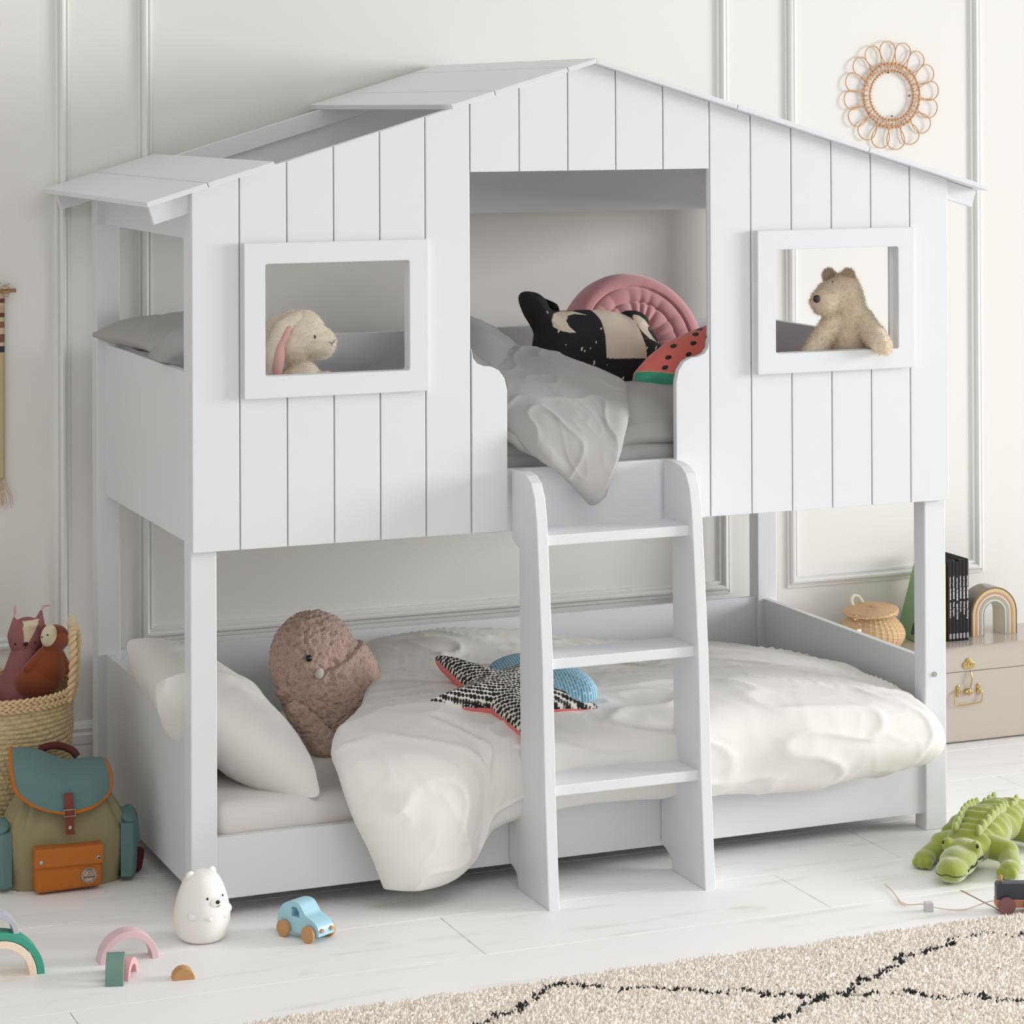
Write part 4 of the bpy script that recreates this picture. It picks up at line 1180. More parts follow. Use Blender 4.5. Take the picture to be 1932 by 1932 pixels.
# ------------------------------------------------------------------ rug
def rug():
    X0, X1, Y0, Y1 = -.35, 2.75, -1.75, -.706
    px = lambda L: [atz(880 + x / 1.8365, 1650 + y / 1.8365, .014)[:2] for x, y in L]
    lines = [px([(10, 540), (60, 505), (130, 480), (200, 448), (240, 420), (275, 390), (340, 370)]),
             px([(385, 372), (440, 382), (560, 385), (640, 388), (720, 385), (790, 400), (860, 400), (940, 395), (1050, 408)]),
             px([(1085, 410), (1150, 410), (1210, 417), (1300, 410), (1400, 408), (1500, 405), (1530, 395), (1590, 415), (1640, 420), (1700, 415), (1750, 408)]),
             px([(1790, 412), (1850, 425), (1932, 432), (2010, 430)]),
             px([(1000, 535), (1050, 510), (1100, 490), (1150, 465), (1210, 425), (1310, 405), (1340, 380), (1390, 345)]),
             px([(1425, 345), (1490, 305), (1510, 280), (1560, 265), (1640, 248), (1680, 225), (1705, 213)]),
             px([(1735, 205), (1800, 198), (1860, 203), (1932, 203), (2000, 190)])]
    segs = np.array([(*L[i], *L[i + 1]) for L in lines for i in range(len(L) - 1)])
    R_ = np.random.RandomState(5); n = 105000
    # more strands where the camera looks
    x = R_.uniform(X0, X1, n); y = Y1 - (Y1 - Y0) * R_.rand(n) ** 1.25
    edge = Y1 + .008 * np.sin(x * 9) + .006 * np.sin(x * 23 + 1)
    y = np.minimum(y, edge - .004 * R_.rand(n))
    wx = x + .006 * np.sin(y * 90 + x * 40); wy = y + .007 * np.sin(x * 70) + .004 * np.sin(x * 190)
    d = np.full(n, 9.)
    for s in segs:
        a = s[:2]; ab = s[2:] - a; t = np.clip(((wx - a[0]) * ab[0] + (wy - a[1]) * ab[1]) / (ab @ ab), 0, 1)
        d = np.minimum(d, np.hypot(wx - a[0] - t * ab[0], wy - a[1] - t * ab[1]))
    dark = d < .0062 + .004 * np.sin(x * 50 + y * 31) * np.sin(x * 21) 
    P0 = np.stack([x, y, np.zeros(n)], 1)
    clump = np.stack([np.sin(x * 55 + 3 * np.sin(y * 48)), np.sin(y * 61 + 2 * np.sin(x * 39 + 1)), np.zeros(n)], 1) * .6
    dr = clump + R_.randn(n, 3) * .55; dr[:, 2] = 1.0 + .25 * R_.rand(n); dr /= np.linalg.norm(dr, axis=1, keepdims=True)
    L = (.012 + .006 * R_.rand(n))[:, None]; w = (.0027 + .0013 * R_.rand(n))[:, None]
    s1 = np.cross(dr, R_.randn(n, 3)); s1 /= np.linalg.norm(s1, axis=1, keepdims=True); s2 = np.cross(dr, s1)
    d2 = dr + R_.randn(n, 3) * .45; d2 /= np.linalg.norm(d2, axis=1, keepdims=True)
    Mid = P0 + dr * L * .6; Tp = Mid + d2 * L * .5
    V = np.stack([P0 + s1 * w, P0 - s1 * w * .5 + s2 * w, P0 - s1 * w * .5 - s2 * w,
                  Mid + s1 * w * 1.2, Mid - s1 * w * .6 + s2 * w, Mid - s1 * w * .6 - s2 * w, Tp], 1).reshape(-1, 3)
    i = np.arange(n)[:, None] * 7
    Fc = np.concatenate([(i + np.array(q)) for q in ((0, 1, 4, 3), (1, 2, 5, 4), (2, 0, 3, 5))]).tolist() + np.concatenate([(i + np.array(q)) for q in ((3, 4, 6), (4, 5, 6), (5, 3, 6))]).tolist()
    base = np.array([lin('FBF3E8')]) * (.93 + .07 * R_.rand(n, 1)) * np.array([[1, .985, .965]]) ** R_.rand(n, 1)
    base[dark] = np.array(lin('232224'))
    C = np.repeat(base, 7, 0)
    t = thing('shaggy_rug', 'cream shaggy rug with black diamond lines in the foreground', 'rug', ((X0 + X1) / 2, (Y0 + Y1) / 2, 0))
    c = np.array([(X0 + X1) / 2, (Y0 + Y1) / 2, 0])
    link('pile', raw(V - c, Fc, C, smooth=True), mat('wool_pile', 'ffffff', .95, attr=True), t)['kind'] = 'stuff'
    box('backing', X0 - c[0], X1 - c[0], Y0 - c[1], Y1 - .012 - c[1], 0, .006, mat('rug_backing', 'D9CCBE', .95), t)


rug()

# ------------------------------------------------------------------ rattan wreath mirror frame
def wreath():
    c = at(1683, 180, WY - .012); t = thing('rattan_wreath', 'round rattan frame with looped flower petals hanging high on the right wall', 'wall decoration', (c[0], WY, c[2]))
    rat = mat('rattan', 'D3A67C', .6, var=(60, .12)); ratd = mat('rattan_binding', 'B98A5E', .65, var=(120, .2))
    a = Acc(); N = 16
    for k in range(N):
        b = 2 * PI * (k + .25) / N; e = Vector((math.cos(b), 0, math.sin(b))); s = Vector((-math.sin(b), 0, math.cos(b)))
        pts = []
        for w_ in np.linspace(-PI * .93, PI * .93, 40):
            rr = .1325 + .038 * math.cos(w_); ww = .033 * math.sin(w_) * (.86 + .25 * math.cos(w_))
            if abs(w_) > 2.2: rr -= (abs(w_) - 2.2) * .012
            pts.append(tuple(e * rr + s * ww + Vector((0, -.010 - .004 * math.sin(w_), 0))))
        a.tube(pts, .0018, 6)
    a.obj('petal_loops', rat, t)
    a = Acc()
    for r, rt in ((.0795, .0023), (.0990, .0023), (.1025, .0018), (.0765, .0016)):
        a.tube([(r * math.cos(x), -.010, r * math.sin(x)) for x in np.linspace(0, 2 * PI, 90, endpoint=False)], rt, 6, closed=True)
    a.obj('ring', rat, t)
    a = Acc(); rr = random.Random(2)
    for k in range(44):
        b = 2 * PI * k / 44 + rr.uniform(-.02, .02); e = Vector((math.cos(b), 0, math.sin(b)))
        a.tube([tuple(e * .071 + Vector((0, -.012, 0))), tuple(e * .088 + Vector((0, -.0135, 0))), tuple(e * .105 + Vector((0, -.012, 0)))], .0011, 5)
        for r in (.078, .1005): a.ball(tuple(e * r + Vector((0, -.011, 0))), (.0028, .0034, .0028), 5, mi=1)
    a.obj('cane_binding', [rat, ratd], t)
    for (u, v) in ((1717, 181), (1684, 219), (1677, 137)):
        a = Acc(); p = at(u, v, WY - .01); a.ball((p[0] - c[0], -.006, p[2] - c[2]), (.004, .003, .0022), 8)
        a.obj('fixing_clip', M['black'], t)


wreath()


# ------------------------------------------------------------------ wall hanging at the left edge
def hanging():
    x1 = -.221; x0 = -.62; y = WY - .014
    t = thing('woven_wall_hanging', 'striped woven wall hanging with straw fringe on a wooden dowel at the left edge', 'wall hanging', ((x0 + x1) / 2, WY, 1.0))
    O = np.array([(x0 + x1) / 2, WY, 1.0])
    def colf(z, x):
        for a, b, c in ((1.415, 1.402, '7A4B3D'), (1.395, 1.375, 'C9A98B'), (1.378, 1.363, '744A40'), (1.352, 1.335, '94695B'), (1.318, 1.295, '8A5E55'), (1.292, 1.285, 'E0C3AE'), (1.284, 1.268, '3E4048')):
            if b <= z <= a: return lin(c)
        return lin('D5BFA1') if z > 1.268 else lin('C9B48C')
    nz = 300; nx = 60; V = []; C = []
    for s in (0, 1):
        for i in range(nz):
            z = 1.436 - (1.436 - .925) * i / (nz - 1)
            for j in range(nx):
                x = x0 + (x1 - x0) * j / (nx - 1)
                V.append((x - O[0], y - O[1] + (.006 if s else 0) - (0 if s else .0012) * abs(math.sin(i * .9 + (j % 2) * 1.57)) - .002 * math.sin(x * 30), z - O[2])); C.append(colf(z, x))
    Fc = []; m = nx * nz
    for i in range(nz - 1):
        for j in range(nx - 1):
            q = (i * nx + j, (i + 1) * nx + j, (i + 1) * nx + j + 1, i * nx + j + 1); Fc += [q, tuple(k + m for k in q[::-1])]
    for i in range(nz - 1):
        q = (i * nx + nx - 1, (i + 1) * nx + nx - 1, m + (i + 1) * nx + nx - 1, m + i * nx + nx - 1); Fc.append(q)
    link('woven_panel', raw(V, Fc, C), mat('woven_wool', 'ffffff', .95, attr=True, bump=(500, .5)), t)
    a = Acc(); a.tube([(x0 - .03 - O[0], y - O[1] - .004, .436), (-.1905 - O[0], y - O[1] - .004, .436)], .0055, 16); a.obj('dowel', M['beech'], t)
    a = Acc(); rr = random.Random(4)
    for k in range(110):
        x = x0 + (x1 - x0) * k / 109 - O[0]; e = rr.uniform(-.004, .022)
        a.tube([(x, y - O[1] + .003, .928 - 1.0), (x + e * .3, y - O[1] - .002, .905 - 1.0), (x + e, y - O[1] - .001, .872 - 1.0), (x + e * 1.2, y - O[1], .838 - 1.0 + rr.uniform(0, .02))], .0012, 4, taper=[1, 1, .8, .4])
    o = a.obj('fringe', mat('straw_fringe', 'D2B084', .9), t); o['kind'] = 'stuff'
    a = Acc(); a.tube([(x1 - .02 - O[0], y - O[1] - .012, .430), (x1 - .01 - O[0], y - O[1] - .014, .452), (x1 - .06 - O[0], y - O[1] - .006, .52), (-.0 , y - O[1], .66)], .0016, 6)
    a.tube([(x1 + .004 + .008 * math.cos(w_) - O[0], y - O[1] - .004 + .009 * math.sin(w_), .436 + .0015 * w_) for w_ in np.linspace(-12, 12, 80)], .0016, 5)
    a.obj('hanging_cord', mat('cotton_cord', 'CDBBA0', .9), t)


hanging()


# ------------------------------------------------------------------ big straw basket with dolls
BX, BY = -.315, .755
def straw_basket():
    t = thing('straw_basket', 'tall round coiled straw basket with a braided rim behind the backpack', 'basket', (BX, BY, 0))
    m = mat('straw', 'CDB084', .85, attr=True, bump=(180, .9), bdist=.004)
    n = 300; rows = 34; H = .43
    V = []; C = []; th = np.linspace(0, 2 * PI, n, endpoint=False); rr = np.random.RandomState(1)
    prof = []
    for k in range(rows):
        for q in range(6):
            z = H * (k + q / 6) / rows; R0 = .150 + .042 * min(1, (z / H)) ** .7 + .008 * math.sin(PI * z / H)
            prof.append((R0, z, math.sin(PI * q / 6), k))
    for R0, z, b, k in prof:
        tw = .0012 * np.sin(th * 85 + k * 1.7 + b * 1.4) * b
        r = R0 + .0042 * b + tw + .0012 * np.sin(th * 7 + k)
        zz = z + .0025 * np.sin(th * 5 + k * .8) * np.sin(PI * z / H)
        V.append(np.stack([r * np.cos(th), r * np.sin(th), zz], 1))
        cc = np.array(lin('D3BD94'))[None] * (.84 + .16 * (.5 + .5 * np.sin(th * 31 + k * 2.3 + np.sin(th * 11 + k)))[:, None] + .08 * rr.randn(n, 1))
        C.append(np.clip(cc, .02, 1))
    # inside wall
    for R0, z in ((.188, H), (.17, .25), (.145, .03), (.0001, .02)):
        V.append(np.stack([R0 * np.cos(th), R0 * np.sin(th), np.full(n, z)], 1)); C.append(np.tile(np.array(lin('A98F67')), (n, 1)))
    K = len(V); V = np.concatenate(V); Fc = []
    for k in range(K - 1):
        for i in range(n): j = (i + 1) % n; Fc.append((k * n + i, k * n + j, (k + 1) * n + j, (k + 1) * n + i))
    link('body', raw(V, Fc, np.concatenate(C)), m, t)
    a = Acc(); br = 46
    for row in range(2):
        for s in (-1, 1):
            for strand in range(3):
                pts = []
                for w_ in np.linspace(0, 2 * PI, 420, endpoint=False):
                    ph = w_ * br / 2 + strand * 2 * PI / 3 + row
                    r = .1965 + .0035 * math.sin(2 * ph) * s; z = H + .004 - row * .017 + .0068 * math.sin(ph)
                    pts.append((r * math.cos(w_), r * math.sin(w_), z))
                if s == 1: a.tube(pts, .0042, 5, closed=True)
    a.obj('braided_rim', mat('straw_braid', 'D9BF92', .8, bump=(150, .6), var=(50, .12)), t)
    # twisted rope handles, one each side
    for sgn in (1, -1):
        b = Acc(); a0 = 0 if sgn > 0 else PI
        ctrl = [(.190, -.060, H - .02), (.200, -.048, H + .035), (.200, -.030, H + .095), (.195, .0, H + .142), (.196, .04, H + .150), (.198, .075, H + .11), (.192, .085, H + .03), (.186, .088, H - .02)]
        path = cr1(ctrl, 160)
        for st in range(2):
            pts = []
            for i, p in enumerate(path):
                tng = path[min(i + 1, 159)] - path[max(i - 1, 0)]; tng /= np.linalg.norm(tng)
                u = np.cross(tng, [1, 0, 0.01]); u /= np.linalg.norm(u); v_ = np.cross(tng, u); ph = i * .42 + st * PI
                pts.append(p + .0052 * (math.cos(ph) * u + math.sin(ph) * v_))
            b.tube([(p[0] * sgn, p[1], p[2]) for p in pts], .0062, 8)
        b.obj('rope_handle', mat('handle_straw', 'D6BC92', .8, bump=(150, .6)), t)
    t.rotation_euler.z = -.35


straw_basket()


def linen(name, c): return mat(name, c, .9, bump=(450, .25), sheen=.3, bdist=.0012)


def fox_doll():
    Y = .80; c = at(50, 1205, Y); t = thing('fox_doll', 'dusky pink fabric doll with cream forehead and tasselled ears in the straw basket', 'doll', (c[0], Y, c[2]), .18)
    pink = lin('955F63'); cream = lin('D5C9A9')
    def colf(x, y, z):
        if y < .01 and z > -.004:
            w_ = .006 + (z + .004) * .34; cx = .003 + (z) * .42
            if abs(x + .016 - cx) < w_ and -.002 < z < .050: return cream
        return pink
    parts = [('e', (0, 0, 0), (.049, .034, .047)), ('c', (-.030, 0, .01), (-.034, 0, .058), .022, .004), ('c', (.030, 0, .01), (.041, 0, .068), .024, .004), ('e', (0, 0, .025), (.040, .028, .032)),
             ('c', (-.006, .002, -.04), (-.022, .005, -.14), .036, .056)]
    link('body', blob_me(parts, .0032, 5, colf=colf), mat('doll_linen', 'ffffff', .9, attr=True, bump=(450, .25)), t)
    a = Acc(); a.ball((-.016, -.034, -.006), (.0062, .004, .0048), 12); a.tube([(-.0165, -.035, -.010), (-.017, -.034, -.019)], .0007, 5); o = a.obj('nose', M['black'], t)
    for x, y in ((.010, -.034), (-.040, -.022)):
        a = Acc(); a.ball((x, y, -.006), (.0026, .002, .0028), 10); a.obj('eye', M['black'], t)
    for x, z, dx in ((-.034, .060, .004), (.041, .070, .018)):
        a = Acc(); rr = random.Random(int(z * 1000))
        for k in range(14): a.tube([(x, 0, z - .003), (x + dx * rr.uniform(.1, .8) + rr.uniform(-.003, .003), 0, z + .012), (x + dx * rr.uniform(.2, 1.4) + rr.uniform(-.004, .004), rr.uniform(-.003, .003), z + (.030 if dx < .01 else .010) * rr.uniform(.7, 1.1))], .0004, 4)
        o = a.obj('ear_tassel', mat('pink_thread', 'D9A4A4', .8), t)


fox_doll()


def monkey_doll():
    Y = .76; c = at(98, 1208, Y); t = thing('deer_doll', 'rust brown fabric doll with a cream face sitting in the straw basket', 'doll', (c[0], Y, c[2]), 0)
    rust = lin('84361A'); cream = lin('D8CCAC')
    L = lambda u, v, y=0: (at(u, v, Y + y)[0] - c[0], y, at(u, v, Y + y)[2] - c[2])
    parts = [('e', L(104, 1204), (.037, .036, .036)), ('c', L(100, 1232), L(88, 1262), .026, .048), ('e', L(70, 1285), (.06, .05, .05)),
             ('c', L(80, 1232, -.01), L(52, 1262, -.02), .014, .013), ('c', L(112, 1236, .0), L(124, 1262, -.0), .015, .016), ('c', L(88, 1186, -.0), L(82, 1181, -.0), .008, .006)]
    link('body', blob_me(parts, .0032, 4), linen('rust_linen', '864121'), t)
    fc = Vector(L(92, 1199, -.0265)); me = blob_me([('e', fc, (.0205, .015, .030), (0, .30, -.5))], .002, 3); link('face', me, linen('cream_felt', 'D8CDB0'), t)
    a = Acc(); p = L(90, 1198, -.040); a.ball(p, (.0035, .002, .002), 8); p = L(79, 1202, -.034); a.ball(p, (.002, .002, .002), 8); a.obj('eyes', M['black'], t)
    # cream ear
    ee = [L(138, 1161, -.052), L(128, 1172, -.052), L(127, 1182, -.052), L(129, 1190, -.045), L(138, 1180, -.014), L(144, 1172, -.016), L(144, 1164, -.014)]
    P3 = [Vector(p) for p in ee]; me = blob_me([('e', P3[0].lerp(P3[3], .4), (.0125, .005, .0185), (0, .3, 0)), ('c', P3[0].lerp(P3[3], .6), P3[3], .007, .003)], .0018, 3); link('ear', me, linen('ear_cream', 'CDBF9F'), t)


monkey_doll()


# ------------------------------------------------------------------ backpack
def backpack():
    t = thing('backpack', 'olive green canvas backpack with blue flap and orange pocket leaning by the bed', 'backpack', (-.205, .485, 0), -.06)
    ol = mat('olive_canvas', '928B69', .9, bump=(420, .3), var=(9, .05), bdist=.0012); bl = mat('petrol_canvas', '648080', .9, bump=(420, .3), bdist=.0012)
    og = mat('orange_canvas', 'B86A26', .9, bump=(420, .3), bdist=.0012); lea = mat('brown_leather', '7A3527', .6, bump=(200, .2)); mar = mat('maroon_strap', '5A2524', .8, bump=(300, .3))
    nu, nv = 120, 110; V = []
    # body: superellipse sections gathered toward the neck
    for j in range(nv):
        z = .262 * j / (nv - 1); s = z / .262
        wx = .156 * (1 - .10 * (1 - s) ** 3) * (1 if s < .45 else 1 - .50 * ((s - .45) / .55) ** 1.5); wy = .075 * (1 if s < .5 else 1 - .35 * ((s - .5) / .5) ** 1.5)
        for i in range(nu):
            a = 2 * PI * i / nu; ca, sa = math.cos(a), math.sin(a); e = .62
            x = wx * abs(ca) ** e * (1 if ca > 0 else -1); y = wy * abs(sa) ** e * (1 if sa > 0 else -1)
            g = max(0, s - .45) / .55; ple = 1 + .11 * g * math.sin(a * 11 + 2 * math.sin(a * 3)) + .03 * noise.noise(Vector((x * 15, y * 15, z * 15)))
            V.append((x * ple, y * ple - .012 * math.sin(PI * s), z + .006 * noise.noise(Vector((x * 12, y * 12, 3)))))
    Fc = [(j * nu + i, j * nu + (i + 1) % nu, (j + 1) * nu + (i + 1) % nu, (j + 1) * nu + i) for j in range(nv - 1) for i in range(nu)]
    Fc += [tuple(range(nu))[::-1], tuple((nv - 1) * nu + i for i in range(nu))]
    link('body', raw(V, Fc), ol, t)
    # flap with orange binding : surface draped from the back over the front
    row = lambda z, y, xl, xr, dz=0: [(xl, y, z), (xl * .6, y - .012, z + dz), (0, y - .018, z + dz * .5), (xr * .6, y - .014, z - dz * .4), (xr, y, z - .008)]
    rows_ = [[(-.118, .055, .325), (-.06, .06, .318), (0, .06, .292), (.055, .055, .285), (.108, .045, .285)],
             [(-.128, -.010, .338), (-.06, -.010, .324), (0, -.008, .300), (.055, -.012, .292), (.110, -.010, .288)],
             [(-.134, -.060, .302), (-.07, -.082, .286), (0, -.088, .262), (.06, -.086, .262), (.112, -.060, .262)],
             [(-.124, -.082, .250), (-.065, -.098, .236), (0, -.102, .226), (.06, -.100, .228), (.106, -.078, .232)],
             [(-.088, -.092, .2185), (-.05, -.101, .204), (0, -.105, .194), (.05, -.102, .200), (.082, -.090, .212)]]
    P = surf(rows_, 60, 60); n_ = normals(P); sgn = -1 if n_[30, 30, 1] > 0 else 1
    H = folds(P, [(14, (.4, 0, 1), 3, .004, 0)], 3); A = P + sgn * n_ * (.003 + H)[..., None]; B = P - sgn * n_ * .003
    V = np.concatenate([A.reshape(-1, 3), B.reshape(-1, 3)]); Fc = []
    for i in range(59):
        for j in range(59):
            q = (i * 60 + j, (i + 1) * 60 + j, (i + 1) * 60 + j + 1, i * 60 + j + 1); Fc += [q, tuple(k + 3600 for k in q[::-1])]
    fo = link('flap', raw(V, Fc), bl, t)
    edge = [tuple(P[i, 0]) for i in range(8, 60)] + [tuple(P[59, j]) for j in range(1, 60)] + [tuple(P[i, 59]) for i in range(58, 8, -1)]
    a = Acc(); a.tube(edge, .0052, 8); o = a.obj('binding', og, fo); o['label'] = 'orange binding'
    # strap and buckle
    def strip(name, pts, w_, th, m_, par=t):
        V = []; 
        for (x, y, z) in pts: V += [(x - w_ / 2, y, z), (x + w_ / 2, y, z), (x + w_ / 2, y + th, z), (x - w_ / 2, y + th, z)]
        Fc = [(4 * i + k, 4 * i + (k + 1) % 4, 4 * i + 4 + (k + 1) % 4, 4 * i + 4 + k) for i in range(len(pts) - 1) for k in range(4)] + [(0, 1, 2, 3), tuple(4 * (len(pts) - 1) + k for k in (3, 2, 1, 0))]
        me = raw(V, Fc, smooth=False); bm = bmesh.new(); bm.from_mesh(me); bmesh.ops.recalc_face_normals(bm, faces=bm.faces); bm.to_mesh(me); bm.free()
        return link(name, me, m_, par)
    st = strip('strap', [(-.002, -.115, .245), (-.001, -.117, .222), (.0, -.118, .198), (.001, -.112, .180), (.003, -.106, .155), (.005, -.103, .140)], .021, .003, lea); st['label'] = 'brown leather strap'
    a = Acc(); a.tube([(-.0145, -.121, .206), (.014, -.121, .206), (.014, -.121, .190), (-.0145, -.121, .190)], .0011, 6, closed=True); a.obj('buckle', M['steel'], t)
    a = Acc(); a.ball((.003, -.108, .158), (.0052, .0022, .0052), 12); a.obj('rivet', M['steel'], t)
    # front pocket
    x0, x1 = -.085, .082
    bm = bmesh.new(); b_box(bm, x0, x1, -.118, -.065, .006, .110, .012); pk = bmo('front_pocket', bm, og, t, True)
    for v in pk.data.vertices: v.co.y += .003 * noise.noise(v.co * 25); v.co.z += .003 * math.sin(v.co.x * 25)
    bm = bmesh.new(); b_box(bm, x0 - .001, x1 + .001, -.1245, -.07, .068, .114, .004); fl = bmo('pocket_flap', bm, og, pk)
    for x, kk in ((x0 + .014, 0), (x1 - .012, 1)):
        a = Acc(); a.ball((x, -.1255, .083), (.0055, .002, .0055), 12)
        if kk: a.ball((x, -.1270, .083), (.0028, .0012, .0028), 10, mi=1)
        a.obj('snap_button', [M['steel'], M['black']], fl)
    # round scalloped cloth badge
    cx, cz = .047, .040; yb = -.1195
    pts = [((.0195 + .0009 * math.cos(16 * q)) * math.cos(q), (.0195 + .0009 * math.cos(16 * q)) * math.sin(q)) for q in np.linspace(0, 2 * PI, 96, endpoint=False)]
    bm = bmesh.new(); b_prism(bm, [(cx + p[0], cz + p[1]) for p in pts], 'y', yb - .0012, yb); bd = bmo('badge', bm, mat('badge_cream', 'B5A393', .9), t)
    ink = mat('badge_ink', '5A463C', .9); a = Acc(); y = yb - .0016
    for r in (.0175, .0125):
        q = np.linspace(-.5, PI + .5, 40) if r < .015 else np.linspace(0, 2 * PI, 60)
        a.tube([(cx + r * math.cos(w_), y, cz + r * math.sin(w_)) for w_ in q], .00035, 4)
    a.tube([(cx - .004, y, cz + .001), (cx - .001, y, cz + .010), (cx + .0015, y, cz + .001), (cx - .004, y, cz + .001)], .0004, 4)
    a.tube([(cx - .001 , y, cz + .009), (cx + .008, y, cz + .0065), (cx + .009, y, cz + .003), (cx + .003, y, cz + .001)], .0004, 4)
    a.tube([(cx - .014 + .028 * k / 60, y, cz - .004 + .0022 * math.sin(k * .9) + .001 * math.sin(k * .37)) for k in range(61)], .0005, 4)
    a.obj('badge_print', ink, bd)
    for s, word, r in ((1, 'SUMMER', .0148), (-1, 'ALL THE WAY', .0150)):
        L_ = len(word)
        for k, ch in enumerate(word):
            if ch == ' ': continue
            cu = bpy.data.curves.new('t', 'FONT'); cu.body = ch; cu.size = .0042; cu.align_x = 'CENTER'; cu.align_y = 'CENTER'; cu.extrude = .0002
            o = bpy.data.objects.new('t', cu); COL.objects.link(o); dg = bpy.context.evaluated_depsgraph_get(); dg.update()
            me = bpy.data.meshes.new_from_object(o.evaluated_get(dg)); bpy.data.objects.remove(o)
            ang = PI / 2 - s * ((k - (L_ - 1) / 2) * .20) if s > 0 else -PI / 2 + (k - (L_ - 1) / 2) * .20
            me.transform(Matrix.Translation((cx + r * math.cos(ang), y, cz + r * math.sin(ang))) @ Matrix.Rotation(-(ang - (PI / 2 if s > 0 else -PI / 2)), 4, 'Y') @ Matrix.Rotation(PI / 2, 4, 'X'))
            BADGE.append((me, bd, ink))
    # side pockets and strap parts
    for s in (-1, 1):
        nu2 = 40; rowsS = []
        for z, w0, d in ((.012, .030, .030), (.06, .034, .036), (.11, .034, .038), (.145, .030, .032)):
            rowsS.append([(s * .135, -.068, z), (s * (.145 + w0 * .6), -.072, z), (s * (.15 + w0), -.030, z), (s * (.148 + w0 * .8), .02, z), (s * .13, .045, z)])
        Ps = surf(rowsS, 30, nu2); V = Ps.reshape(-1, 3).tolist(); Fc = [(i * nu2 + j, (i + 1) * nu2 + j, (i + 1) * nu2 + j + 1, i * nu2 + j + 1) for i in range(29) for j in range(nu2 - 1)]
        Fc += [tuple(range(nu2)), tuple(29 * nu2 + k for k in range(nu2))[::-1]]
        sp = link('side_pocket', raw(V, Fc), bl, t)
        me = blob_me([('e', (s * .158, -.012, .150), (.030, .056, .016), (0, s * .5, 0)), ('c', (s * .176, -.04, .14), (s * .186, -.03, .09), .010, .008), ('e', (s * .172, .02, .120), (.024, .036, .05))], .004, 4)
        link('pocket_lid', me, bl, sp)
    a = Acc(); path = cr1([(.05, .07, .288), (.035, .075, .305), (.0, .078, .318), (-.035, .075, .315), (-.05, .07, .295)], 30); a.tube(path, .010, 8); a.obj('carry_loop', mar, t)
    o = link('shoulder_strap', blob_me([('c', (.165, .045, .05), (.198, .02, .045), .014, .014), ('c', (.198, .02, .045), (.188, .0, .016), .014, .014), ('c', (.188, .0, .016), (.165, .03, .012), .012, .011)], .004, 3), mar, t)


BADGE = []
backpack()
bm = bmesh.new()
for me, bd, ink in BADGE: bm.from_mesh(me)
o = bmo('badge_letters', bm, BADGE[0][2], BADGE[0][1])

